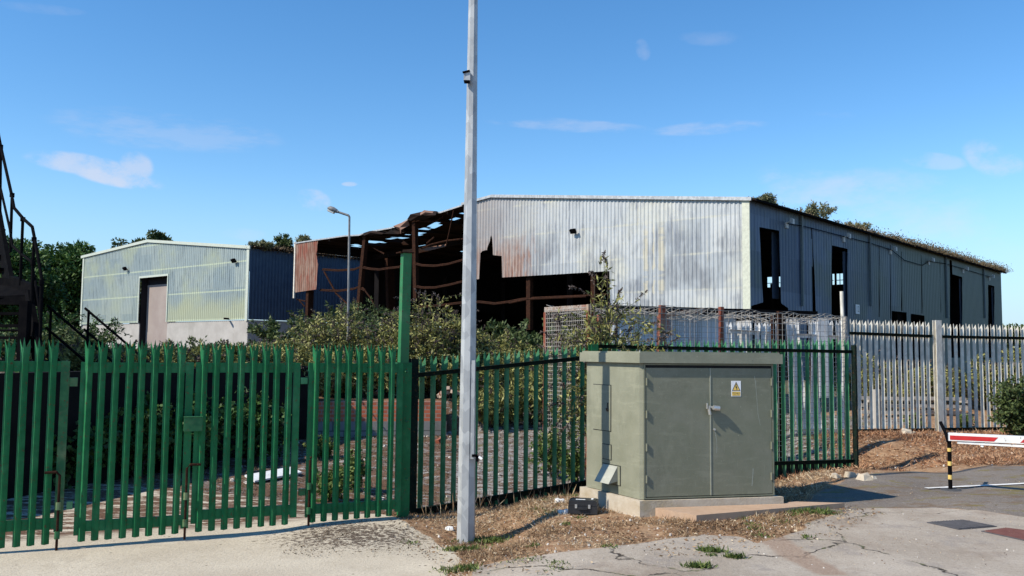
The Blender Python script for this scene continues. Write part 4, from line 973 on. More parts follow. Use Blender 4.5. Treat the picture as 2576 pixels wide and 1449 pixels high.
# dwarf wall of the gable
mb = MB(); a = gh(1535, 770)[0]; WGa.wbox(mb, .0, a, GB - .3, zw(WGa, 1887, 778), -.12, .0); mb.build('base_wall', CONC_WALL, barn)
# verge trim along the roof edge: right slope straight, left slope sagging
sagpts = [gh(*p) for p in [(741, 611), (800, 602), (868, 592), (905, 590), (940, 580), (985, 572), (1003, 567), (1030, 549), (1070, 532), (1110, 533), (1165, 515), (1240, 495)]]
mb = MB()
pl_ = [WGa.P(-.15, eaveR, .12), WGa.P(rs, rz_, .12)]
for a, b in zip(pl_[:-1], pl_[1:]): mb.beam(a + Vector((0, 0, .02)), b + Vector((0, 0, .02)), .10, .15)
mb.beam(WGa.P(rs, rz_ + .02, .12), WGa.P(gh(1165, 515)[0], gh(1165, 515)[1] + .02, .12), .08, .13)
mb.build('verge_trim', GALV, barn)
mb = MB()
for (a, b) in zip(sagpts[:-2], sagpts[1:-1]): mb.beam(WGa.P(a[0], a[1] - .04, .06), WGa.P(b[0], b[1] - .04, .06), .05, .08)
mb.build('torn_verge', GALV, barn)
# roofs
LEN = sh_(2517, 720)[0]
Dl = WSi.D
dirG = WGa.D
def roofpt(u, v, left):
    """u 0 eave..1 ridge, v metres along the building"""
    if left:
        s = ls + (rs - ls) * u; z = lz + (rz_ - lz) * u
        if v < 9:
            zz = np.interp(s, [p[0] for p in sagpts][::-1], [p[1] for p in sagpts][::-1]); z = z + (zz - z) * (1 - v / 9) ** 1.3
    else: s = rs * (1 - u) * 0 + rs * u; z = eaveR + (rz_ - eaveR) * u
    p = WGa.P(s, 0) + Dl * v; return Vector((p.x, p.y, z))
zx = lambda x, y: (670.8 + x * .3333, 456 + y * .3333)
holes = [[(650, 480), (700, 474), (702, 498), (660, 496)], [(742, 455), (850, 438), (885, 462), (770, 480)], [(882, 438), (960, 422), (975, 434), (900, 455)], [(988, 415), (1070, 398), (1076, 428), (1000, 438)],
         [(1110, 378), (1190, 343), (1228, 376), (1128, 416)], [(1208, 335), (1275, 298), (1328, 326), (1245, 358)], [(1332, 300), (1430, 268), (1455, 285), (1368, 318)], [(1438, 250), (1484, 226), (1488, 272), (1460, 268)],
         [(1132, 492), (1215, 475), (1222, 486), (1150, 499)], [(1370, 442), (1440, 430), (1440, 446), (1385, 452)], [(1465, 534), (1486, 528), (1486, 544)], [(518, 566), (560, 545), (605, 548), (607, 584)], [(388, 550), (440, 556), (442, 577), (390, 568)]]
HP = [[zx(*p) for p in h] for h in holes]
def project(p):
    d = p - EYE; z = d.dot(fw); return CX + F_PX * d.dot(rt) / z, CY - F_PX * d.dot(up) / z
mb = MB(); NU, NV = 70, 100; VL = LEN; ridge_gap = 0
vv = [VL * (j / NV) ** 1.0 for j in range(NV + 1)]
for i in range(NU):
    for j in range(NV):
        q = [roofpt(i / NU, vv[j], True), roofpt((i + 1) / NU, vv[j], True), roofpt((i + 1) / NU, vv[j + 1], True), roofpt(i / NU, vv[j + 1], True)]
        c = sum(q, Vector()) / 4
        if c.x < WGa.P(gh(790, 600)[0], 0).x and False: continue
        x, y = project(c)
        if any(bool(pt_in(h, np.array([x]), np.array([y]))[0]) for h in HP): continue
        mb.add(q, [(0, 1, 2, 3)])
rf = mb.build('roof', ROOF_IN, barn); rf['label'] = 'torn rusty roof slope with holes'
mb = MB(); OVH = .35
A = roofpt(0, -.1, False) + (-dirG) * OVH; B = roofpt(1, -.1, False); C_ = roofpt(1, LEN + .2, False); D_ = roofpt(0, LEN + .2, False) + (-dirG) * OVH
A.z -= .04; D_.z -= .04
for q in ((A, B, C_, D_),): mb.add([*q, *[p + Vector((0, 0, .06)) for p in q]], [(0, 3, 2, 1), (4, 5, 6, 7), (0, 1, 5, 4), (1, 2, 6, 5), (2, 3, 7, 6), (3, 0, 4, 7)])
mb.build('roof', ROOF_IN, barn)
mb = MB(); mb.beam(A + Vector((0, 0, .0)), D_ + Vector((0, 0, .0)), .09, .09); mb.build('gutter', BLACK, barn)
# side wall
P_ = lambda *pts: [sh_(*p) for p in pts]
outer = [(0, zw(WSi, 1893, 770)), (0, eaveR - .03), (LEN, eaveR - .03), (LEN, GB - .2), (sh_(1982, 800)[0], GB - .2), (sh_(1982, 800)[0], zw(WSi, 1982, 776)), (sh_(1962, 770)[0], zw(WSi, 1962, 762)), (sh_(1961, 700)[0], zw(WSi, 1961, 581)), (sh_(1911, 700)[0], zw(WSi, 1911, 572)), (sh_(1911, 700)[0] + .1, zw(WSi, 1912, 700)), (sh_(1916, 760)[0], zw(WSi, 1916, 761))]
hs = [P_((2090, 617), (2130, 626), (2130, 960), (2090, 960)), P_((2039, 574), (2041.4, 574), (2047, 700), (2049, 784), (2041, 783), (2040.5, 650)),
      P_((2208.5, 619), (2210.2, 619), (2211, 798), (2209, 798)), P_((2236.8, 617), (2238.6, 617), (2240, 802), (2238, 802)), P_((2265, 633), (2266.4, 633), (2268, 782), (2266, 782)), P_((2314.5, 635), (2316, 635), (2319, 789), (2317, 789)),
      P_((2241, 782), (2279, 786), (2280, 960), (2241, 960)), P_((2289, 789), (2324, 794), (2324, 960), (2289, 960)), P_((2387, 653.5), (2393, 656), (2394, 690), (2419, 697), (2419, 900), (2389, 900)), P_((2484, 716), (2500, 720), (2500, 900), (2485, 900)), P_((2362.5, 655), (2363.6, 655), (2365, 790), (2364, 790))]
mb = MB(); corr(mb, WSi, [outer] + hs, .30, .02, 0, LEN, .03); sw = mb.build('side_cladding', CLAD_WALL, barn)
mb = MB(); a = sh_(1961, 700)[0]; b = sh_(1976, 700)[0]; WSi.wbox(mb, a, b, zw(WSi, 1961, 750), zw(WSi, 1968, 584), -.35, -.30); mb.build('door_leaf', CLAD_WALL, barn)
for x, wd in ((2131.5, .9), (2421, 1.0), (2501, 1.0)):
    mb = MB(); a = sh_(x, 700)[0]; WSi.wbox(mb, a - .0, a + wd, GB, zw(WSi, x, {2131.5: 632, 2421: 700, 2501: 722}[x]), -.22, -.12); mb.build('door_leaf', CLAD_WALL, barn)
for x0, y0, y1 in ((2012, 543, 770), (2184, 590, 770), (2375, 645, 800), (2470, 675, 800)):
    mb = MB(); s = sh_(x0, 650)[0]; WSi.wbox(mb, s - .06, s + .06, zw(WSi, x0, y1), zw(WSi, x0, y0), .06, .16); mb.build('downpipe', M_paint('pipe_grey', (.10, .13, .14), (.14, .16, .16), .1, .7), barn)
# lamps and cable along the side wall
lampm = M_paint('lamp_grey', (.42, .42, .40), (.5, .5, .48), .1, .6)
Lp = [(1975, 562), (2119, 598), (2237, 630), (2333, 657), (2420, 679), (2486, 698)]
for x, y in Lp:
    p = WSi.p(x, y, .0); root = None; mb = MB(); mb.beam(p, p + WSi.N * .30 + Vector((0, 0, .08)), .05); q = p + WSi.N * .34 + Vector((0, 0, .08))
    mb.box(q, WSi.D * .09, (WSi.N + Vector((0, 0, -.5))).normalized() * .07, Vector((0, 0, .11))); mb.box(p + Vector((0, 0, -.1)) + WSi.N * .06, WSi.D * .12, WSi.N * .05, Vector((0, 0, .12)))
    mb.build('wall_lamp', lampm, barn)
mb = MB()
cp = [(1975, 563), (2012, 569), (2045, 577), (2119, 596), (2184, 612), (2237, 629), (2270, 655), (2315, 668), (2333, 657), (2375, 664), (2420, 677), (2486, 697)]
mb.tube([WSi.p(x, y, .12) for x, y in cp], .02, 5); mb.build('cable', BLACK, barn)
# number plate
mb = MB(); s, z = sh_(2154, 778); WSi.wbox(mb, s - .27, s + .27, z - .24, z + .24, .06, .075); npl = mb.build('number_plate', simple('plate_white', (.55, .56, .58), (.62, .63, .64), 6, .5, 0), barn)
text('12', s, z, .42, WSi, .079, SIGN_K, npl, 'digits')
# floodlight on the gable
def flood(w, px, py, par, k=1.0):
    p = w.p(px, py, .05); mb = MB(); q = p + w.N * (.32 * k) + Vector((0, 0, -.02))
    mb.beam(p + Vector((0, 0, -.1 * k)), q, .06 * k); ax = w.D * (.24 * k); n = (w.N * .8 + Vector((0, 0, -.55))).normalized(); u_ = ax.normalized().cross(n)
    mb.box(q, ax, n * (.10 * k), u_ * (.17 * k)); return mb.build('floodlight', BLACK, par)
flood(WGa, 1449, 582, barn, .62)
# dark inner structure: far long wall, rear gable with windows, inner division
far0 = WGa.P(ls, 0)
WFar = Wall(far0, Dl)
mb = MB()
def fq(s0, s1, z0, z1): mb.add([WFar.P(s0, z0), WFar.P(s1, z0), WFar.P(s1, z1), WFar.P(s0, z1)], [(0, 1, 2, 3)])
fq(5.6, LEN, zw(WGa, 741, 740) - 1.5, lz + .0); fq(14, LEN, GB - .2, 5); fq(0, 14, WFar.hit(835, 640)[1], lz)
mb.build('long_wall', INNER, barn)
rear0 = WSi.P(LEN, 0); WR = Wall(rear0, azd(-50)); LR = ls
wins = []
for x0, x1 in ((1929, 1962.5), (2090.5, 2096.5), (2103, 2125.5)):
    s0, s1 = WR.hit(x1, 705)[0], WR.hit(x0, 705)[0]; wins.append((s0, s1))
wz0, wz1 = zw(WR, 2100, 716), zw(WR, 2100, 689)
rp_ = [(0, GB - .2), (0, eaveR + .03), (rs, rz_ + .03), (LR, lz + .03), (LR, GB - .2)]
hp = [[(a, wz0), (b, wz0), (b, wz1), (a, wz1)] for a, b in wins]
mb = MB(); corr(mb, WR, [rp_] + hp, .8, .0, 0, LR, 0); mb.build('rear_gable', INNER, barn)
for a, b in wins:
    mb = MB()
    m_ = a + (b - a) * .55; WR.wbox(mb, m_ - .03, m_ + .03, wz0, wz1, -.03, .03); WR.wbox(mb, a, b, wz0 + (wz1 - wz0) * .4 - .03, wz0 + (wz1 - wz0) * .4 + .03, -.035, .035)
    mb.build('window_bars', BLACK, barn)
# frame: posts, girts, purlins, rafters
def tubes(name, pts, r, mat, off=-.25, w=WGa, z=zx):
    mb = MB(); mb.tube([w.p(*(z(*p)), off) for p in pts], r, 6); return mb.build(name, mat, barn)
for pts in ([(400, 660), (520, 667), (640, 660), (690, 640), (760, 655), (830, 660), (900, 650), (985, 640)], [(1088, 612), (1150, 628), (1250, 632), (1350, 618), (1490, 578)],
            [(380, 815), (520, 822), (640, 806), (672, 792), (720, 818)], [(1088, 782), (1150, 797), (1250, 796), (1360, 775), (1490, 742)], [(1110, 945), (1300, 930), (1470, 908), (1590, 905), (1700, 918), (1800, 905), (1900, 885), (2013, 878)]):
    tubes('girt', pts, .045, RUST); mb_ = [(x, y + 9) for x, y in pts]; tubes('girt', mb_, .035, RUST, -.20)
zc = lambda x, y: (1274.5 + x * .3241, 469.6 + y * .3241)
tubes('girt', [(0, 895), (140, 862), (400, 850), (600, 842), (800, 828)], .045, RUST, z=zc); tubes('girt', [(0, 902), (140, 872), (400, 860), (600, 850)], .05, RUST, -.2, z=zc)
tubes('brace', [(410, 680), (500, 845), (600, 940), (690, 950)], .06, RUST); tubes('brace', [(700, 800), (760, 880), (800, 960)], .05, RUST)
def rpost(pts, wd, z=zx, off=-.3):
    P = [WGa.p(*(z(*p)), off) for p in pts]
    mb = MB()
    for a, b in zip(P[:-1], P[1:]): mb.beam(a, b, wd, .25, WGa.D)
    mb.build('frame_post', RUST, barn)
rpost([(298, 820), (290, 1060)], .42); rpost([(722, 395), (690, 700), (655, 1110)], .27); rpost([(1090, 290), (1100, 900)], .26); rpost([(1957, 725), (1957, 1120)], .26)
rpost([(655, 655), (655, 905)], .30, zc); rpost([(1500, 200), (1520, 1050)], .4)
rpost([(470, 530), (478, 1000)], .6, zx, -5)
# purlins under the left slope and rafters
mb = MB()
for u in [.08, .2, .32, .44, .56, .68, .8, .92]:
    prev = None
    for v in np.linspace(.1, LEN * .6, 12):
        p = roofpt(u, v, True) + Vector((0, 0, -.16)); 
        if prev is not None: mb.beam(prev, p, .10, .16)
        prev = p
mb.build('purlins', ROOF_IN, barn)
mb = MB()
for v in (6.5, 13, 19.5, 26, 32.5):
    prev = None
    for u in np.linspace(0, 1, 8):
        p = roofpt(u, v, True) + Vector((0, 0, -.4))
        if prev is not None: mb.beam(prev, p, .18, .34)
        prev = p
    mb.beam(roofpt(1, v, False) + Vector((0, 0, -.4)), roofpt(0, v, False) + Vector((0, 0, -.4)), .18, .34)
    for s in (.5, rs, ls - .4): mb.beam(WGa.P(s, GB) + Dl * v, WGa.P(s, 7.5) + Dl * v, .3)
mb.build('rafters', INNER, barn)
# hanging torn sheets at the collapsed verge
def flap(pts, mat, off=.1, z=zx, name='torn_sheet'):
    mb = MB(); P = [WGa.p(*(z(*p)), off + .25 * math.sin(i * 2.1)) for i, p in enumerate(pts)]; n = len(P); c = sum(P, Vector()) / n + WGa.N * .2
    vs = P + [c]; mb.add(vs, [(i, (i + 1) % n, n) for i in range(n)]); mb.add([v + WGa.N * -.04 for v in vs], [((i + 1) % n, i, n) for i in range(n)])
    return mb.build(name, mat, barn)
flap([(1072, 296), (985, 343), (1000, 380), (1022, 402), (1045, 370), (1065, 330)], RUST_SHEET)
flap([(1075, 290), (1120, 255), (1200, 220), (1300, 228), (1310, 262), (1180, 292), (1100, 300)], ROOF_IN, .15)
flap([(1180, 240), (1230, 225), (1300, 232), (1290, 246), (1200, 262)], RUST_SHEET, .2)
flap([(985, 345), (960, 352), (880, 375), (870, 395), (1000, 400), (1020, 380)], ROOF_IN, -.1)
flap([(700, 400), (800, 378), (905, 370), (870, 400), (760, 412)], ROOF_IN, .0)
flap([(745, 480), (900, 470), (1060, 430), (1070, 455), (960, 490), (800, 515), (735, 515)], RUST_SHEET, -3.0)
flap([(1000, 462), (1035, 450), (1030, 474), (1010, 478)], RUST_SHEET, -.2)
tubes('hanging_rod', [(1412, 215), (1385, 350), (1355, 485)], .04, RUST, .0)
tubes('girt', [(1185, 465), (1240, 420)], .05, RUST); tubes('girt', [(645, 415), (700, 470)], .05, RUST, -.5); tubes('girt', [(735, 490), (820, 540)], .05, RUST, -.7); tubes('girt', [(1090, 298), (1250, 300), (1310, 262)], .05, RUST)
tubes('girt', [(1110, 500), (1180, 470), (1300, 440), (1480, 420)], .05, RUST, -.6)
tubes('brace', [(205, 890), (270, 905)], .05, RUST); tubes('brace', [(215, 890), (262, 945)], .04, RUST)

# ------------------------------------------------------------------ left shed
s0p = at(627, 700, 60.0); W2g = Wall(s0p, azd(-50)); W2s = Wall(s0p, azd(42))
shed = thing('green_grey_shed', (s0p.x, s0p.y, GB), 'green grey corrugated shed with a tall brown shutter door and concrete base', 'shed')
h2 = W2g.hit; e2 = h2(627, 625)[1]; r2s, r2z = h2(375, 608); l2s, l2z = h2(212, 648); zb2 = h2(627, 803)[1]; zbl = h2(212, 817)[1]
d0, d1 = h2(422, 750)[0], h2(352, 750)[0]; dz = h2(400, 696)[1]; f2 = lambda s: zb2 + (zbl - zb2) * s / l2s
poly = [(0, zb2), (0, e2), (r2s, r2z), (l2s, l2z), (l2s, zbl), (d1, f2(d1)), (d1, dz), (d0, dz), (d0, f2(d0))]
mb = MB(); corr(mb, W2g, [poly], .26, .05, 0, l2s, .02); mb.build('gable_cladding', CLAD_SHED, shed)
for a, b in ((0, d0), (d1, l2s)):
    mb = MB(); W2g.wbox(mb, a, b, GB - .5, f2((a + b) / 2) - .04, -.1, -.03); mb.build('base_wall', CONC_WALL, shed)
mb = MB(); W2g.wbox(mb, -.03, .25, zb2 - .1, e2, .03, .1); W2g.wbox(mb, l2s - .2, l2s + .05, zbl - .1, l2z, .03, .1)
mb.beam(W2g.P(-.2, e2 + .05, .12), W2g.P(r2s, r2z + .05, .12), .1, .22); mb.beam(W2g.P(l2s + .3, l2z + .05, .12), W2g.P(r2s, r2z + .05, .12), .1, .22)
W2g.wbox(mb, d0 - .12, d0, f2(d0), dz + .15, .04, .1); W2g.wbox(mb, d1, d1 + .12, f2(d1), dz + .15, .04, .1); W2g.wbox(mb, d0, d1, dz, dz + .15, .04, .1)
mb.build('trim', M_paint('pale_trim', (.50, .54, .46), (.42, .46, .40), .05, .6), shed)
mb = MB(); W2g.wbox(mb, d0 - .1, d1 + .1, GB - .5, h2(400, 713)[1], -.66, -.6); mb.build('shutter_door', SHUTTER, shed)
mb = MB(); W2g.wbox(mb, d0 - .1, d1 + .1, h2(400, 713)[1] + .003, dz + .6, -.66, -.6); W2g.wbox(mb, d1 + .003, d1 + .1, GB - .5, dz + .5, -.66, -.12); W2g.wbox(mb, d0 - .1, d0 - .003, GB - .5, dz + .5, -.66, -.12); mb.build('door_recess', INNER, shed)
LEN2 = 34
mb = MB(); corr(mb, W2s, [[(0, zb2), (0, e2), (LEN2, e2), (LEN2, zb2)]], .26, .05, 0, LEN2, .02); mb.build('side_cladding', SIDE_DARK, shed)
mb = MB(); W2s.wbox(mb, 0.002, LEN2, GB - .5, zb2 - .04, -.1, -.03); mb.build('base_wall', CONC_WALL, shed)
mb = MB(); Dv = W2s.D * LEN2
for a, b in (((-.3, e2 + .06), (r2s, r2z + .06)), ((l2s + .3, l2z + .06), (r2s, r2z + .06))):
    A = W2g.P(*a, .1); B = W2g.P(*b, .1); q = (A, B, B + Dv, A + Dv); mb.add([*q, *[p + Vector((0, 0, .06)) for p in q]], [(0, 3, 2, 1), (4, 5, 6, 7), (0, 1, 5, 4), (1, 2, 6, 5), (2, 3, 7, 6), (3, 0, 4, 7)])
mb.build('roof', ROOF_IN, shed)
flood(W2g, 323, 676, shed, .8); flood(W2g, 597, 656, shed, .8)
mb = MB(); p = W2g.p(576, 802, .05); mb.beam(p, p + W2g.N * .5 + W2g.D * -.3, .12); mb.build('bracket', BLACK, shed)

# ------------------------------------------------------------------ retaining walls in the yard
def gwall(name, pts, z0f, z1f, thick, mat, label, cat, parent=None):
    mb = MB(); s = 0
    for (x0, y0), (x1, y1) in zip(pts[:-1], pts[1:]):
        D = Vector((x1 - x0, y1 - y0, 0)); L = D.length; D.normalize(); N = Vector((D.y, -D.x, 0)) * thick
        n = max(1, int(L / 1.0))
        for i in range(n):
            a = Vector((x0, y0, 0)) + D * (L * i / n); b = Vector((x0, y0, 0)) + D * (L * (i + 1) / n); sa, sb = s + L * i / n, s + L * (i + 1) / n
            za0, zb0, za1, zb1 = z0f(a), z0f(b), z1f(a), z1f(b)
            U = Vector((0, 0, 1))
            mb.add([a + N + U * za0, b + N + U * zb0, b + N + U * zb1, a + N + U * za1], [(0, 1, 2, 3)], [(sa, za0), (sb, zb0), (sb, zb1), (sa, za1)])
            mb.add([a + U * za1, b + U * zb1, a + N + U * za1, b + N + U * zb1], [(0, 2, 3, 1)], [(sa, 0), (sb, 0), (sa, .1), (sb, .1)])
            mb.add([a + U * za0, b + U * zb0, b + U * zb1, a + U * za1], [(1, 0, 3, 2)], [(sa, za0), (sb, zb0), (sb, zb1), (sa, za1)])
        for q in ((a, 0),) if 0 else (): pass
        s += L
    return tag(mb.build(name, mat, parent), label, cat)
DARKWALL = simple('shade_dark_block', (.007, .006, .005), (.016, .012, .010), 2.2, 1, .4, (.006, .008, .004), 14)  # the wall's shade is put into this near-black block colour
WW = [(-6.95, 9.5), (-6.6, 10.6), (-4.15, 18.3)]
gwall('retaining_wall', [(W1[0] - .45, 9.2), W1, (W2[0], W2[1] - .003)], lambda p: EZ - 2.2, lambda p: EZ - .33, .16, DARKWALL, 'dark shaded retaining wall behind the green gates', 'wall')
bw = thing('garden_wall', (W2[0], W2[1], EZ - 1.8), 'low red brick wall on grey blocks across the back of the yard', 'wall')
zsp = EZ - (1056 - 881.5) / 2200 * 18.6
gwall('block_course', [W2, (W2[0] + (W3[0] - W2[0]) * .92, W2[1] + (W3[1] - W2[1]) * .92)], lambda p: EZ - 2.0, lambda p: zsp, .17, BLOCK, None, None, bw)
gwall('brick_course', [W2, (W2[0] + (W3[0] - W2[0]) * .90, W2[1] + (W3[1] - W2[1]) * .90)], lambda p: zsp + .002, lambda p: EZ - (1007 - 881.5) / 2200 * 18.6, .15, BRICK, None, None, bw)
# tumbled bricks at its broken end
for i in range(9):
    px = random.uniform(1090, 1165); py = random.uniform(1035, 1085); p = gpx(px, 1078 + random.uniform(-8, 8)); p.z += random.uniform(.02, .16) + (1080 - py) * .002
    mb = MB(); a = random.uniform(0, 3); ax = Vector((math.cos(a), math.sin(a), random.uniform(-.4, .4))).normalized(); ay = ax.cross(Vector((0, .2, 1))).normalized(); mb.box(p, ax * .11, ay * .05, ax.cross(ay) * .035)
    tag(mb.build('loose_brick', RUST_RED if i % 2 else BRICK), 'loose red brick fallen at the broken end of the low brick wall', 'brick', 'fallen bricks at the wall end')
# white board on the yard floor
a = gpx(612, 1216); b = gpx(760, 1195); mb = MB(); c = (a + b) / 2; d = (b - a); d.z = 0; L = d.length; d.normalize(); n = Vector((-d.y, d.x, 0))
mb.box(c + Vector((0, 0, .07)), d * L * .40 + Vector((0, 0, .02)), n * .12 + Vector((0, 0, .03)), Vector((0, 0, .012))); mb.box(c + Vector((0, 0, .03)), d * L * .36, n * .09, Vector((0, 0, .012)))
tag(mb.build('white_board', WHITEP), 'broken white board lying on the ground behind the gate', 'board')
# timber and pipe stack behind the grey fence
def log_stack():
    c = at(2300, 1040, 19.5); g = ground(c.x, c.y); base = Vector((c.x, c.y, g)); D = azd(84)
    root = thing('timber_stack', base, 'stack of weathered timbers behind the grey palisade fence', 'timber stack')
    for j, py in enumerate((1001, 1020, 1036, 1052)):
        z = EZ - (py - 896) / 2200 * 19.5
        for k in range(2):
            mb = MB(); a = base + D * (-1.25 + k * 1.28 + random.uniform(-.1, .1)) + Vector((0, random.uniform(-.1, .1), z - g)); b = a + D * (1.2 + random.uniform(0, .1)) + Vector((0, 0, -.02)); mb.beam(a, b, .1, .07); mb.build('timber', WOOD, root)
        for s in (-1.0, 1.2): 
            mb = MB(); a = base + D * s + Vector((0, 0, z - g - .07)); mb.beam(a - Vector((0, .1, 0)), a + Vector((0, .3, 0)), .08, .07); mb.build('bearer', WOOD, root)
log_stack()

# ------------------------------------------------------------------ metal stair
def stair():
    base = gpx(455, 1200); d3 = 13.2
    root = thing('metal_staircase', (-7.2, 13.0, ground(-7.2, 13.0)), 'black steel fire escape staircase at the left edge of the photo', 'staircase')
    uz = Vector((0, 0, 1))
    def T(name, pts, r, par=root): mb = MB(); mb.tube(pts, r, 8); return mb.build(name, BLACK, par)
    def Bm(name, a, b, w, h, par=root): mb = MB(); mb.beam(a, b, w, h); return mb.build(name, BLACK, par)
    S = lambda x, y: (x * .4164, 335.4 + y * .4164)
    q = lambda x, y, d: at(*S(x, y), d)
    # upper flight outer handrail, winding down to the landing
    hr = [q(-60, -260, 15.2), q(5, 80, 14.2), q(70, 370, 13.5), q(85, 450, 13.3), q(140, 515, 13.1), q(195, 565, 12.8), q(210, 640, 12.7), q(232, 760, 12.55), q(255, 900, 12.45), q(250, 1010, 12.4), q(245, 1200, 12.4)]
    T('handrail', hr, .024)
    T('handrail', [q(-70, 60, 15.0), q(3, 330, 14.2), q(60, 580, 13.6), q(75, 680, 13.4), q(130, 730, 13.1), q(190, 775, 12.9), q(215, 900, 12.7), q(235, 1040, 12.6), q(245, 1160, 12.5)], .020)
    for a, b in (((5, 80, 14.2), (0, 520, 14.2)), ((73, 372, 13.5), (62, 720, 13.5)), ((138, 518, 13.1), (122, 915, 13.1)), ((206, 640, 12.7), (190, 1010, 12.7)), ((200, 780, 12.7), (195, 1020, 12.7)), ((250, 900, 12.4), (242, 1300, 12.4))): 
        T('baluster_post', [q(*a), q(*b)], .022); mb = MB(); p = q(*a); mb.tube([p - uz * .035, p + uz * .03], .036, 8); mb.build('rail_joint', BLACK, root)
    Bm('stringer', q(-70, 210, 15.0), q(65, 960, 13.4), .06, .34); Bm('stringer', q(-190, 300, 16.0), q(-60, 960, 14.4), .06, .34)
    Bm('landing_beam', q(-80, 905, 13.6), q(85, 925, 13.3), .10, .22); Bm('landing_beam', q(70, 920, 13.35), q(215, 985, 12.9), .10, .30)
    Bm('landing_beam', q(-80, 1010, 13.0), q(165, 1012, 12.9), .1, .12)
    mb = MB(); P = [q(-120, 900, 13.7), q(90, 915, 13.4), q(210, 985, 12.9), q(-120, 1000, 12.9)]; mb.add(P + [p + uz * .03 for p in P], [(0, 1, 2, 3), (7, 6, 5, 4), (0, 4, 5, 1), (1, 5, 6, 2), (2, 6, 7, 3)]); mb.build('landing', BLACK, root)
    Bm('stringer', q(165, 985, 12.9), q(245, 1420, 12.3), .07, .30)
    Bm('stringer', q(-200, 985, 12.9), q(-140, 1420, 12.3), .07, .30)
    for i, y in enumerate((1090, 1163, 1235, 1305, 1375)): Bm('tread', q(-190, y, 12.85 - .1 * i), q(175 + i * 14, y, 12.8 - .1 * i), .24, .04)
    for i, y in enumerate((1190,)): T('handrail', [q(-190, 1192, 12.5), q(180, 1190, 12.5)], .016)
    for i in range(8):
        u = (i + .5) / 8; a = q(-70 + 135 * u, 300 + 640 * u, 15.0 - 1.6 * u); b = q(-190 + 130 * u, 390 + 560 * u, 16.0 - 1.6 * u); Bm('tread', a, b, .22, .03)
    # lower flight to the right, down to the yard
    t0 = at(112, 900, 13.4); t1 = gpx(452, 1192); D = (t1 - t0); n = Vector((.25, .95, 0)).normalized() * .8
    for k in (0, 1): Bm('stringer', t0 + n * k, t1 + n * k + uz * .05, .05, .24)
    for i in range(9):
        p = t0.lerp(t1, (i + .5) / 9); mb = MB(); mb.box(p + n * .5, Vector((.12, .02, 0)), n * .48, uz * .018); mb.build('tread', BLACK, root)
    for k in (0, 1):
        o = n * k
        for h in (.80, .46): T('handrail', [t0 + o + uz * h, t0.lerp(t1, .5) + o + uz * h, t1 + o + uz * h], .020)
        for u in (.03, .62, 1.0): p = t0.lerp(t1, u) + o; T('baluster_post', [p, p + uz * .82], .020)
    for x, y in ((-6.9, 12.4), (-7.9, 12.4), (-7.5, 13.5)): Bm('column', Vector((x, y, ground(x, y))), Vector((x, y, EZ + .65)), .12, .12)
stair()

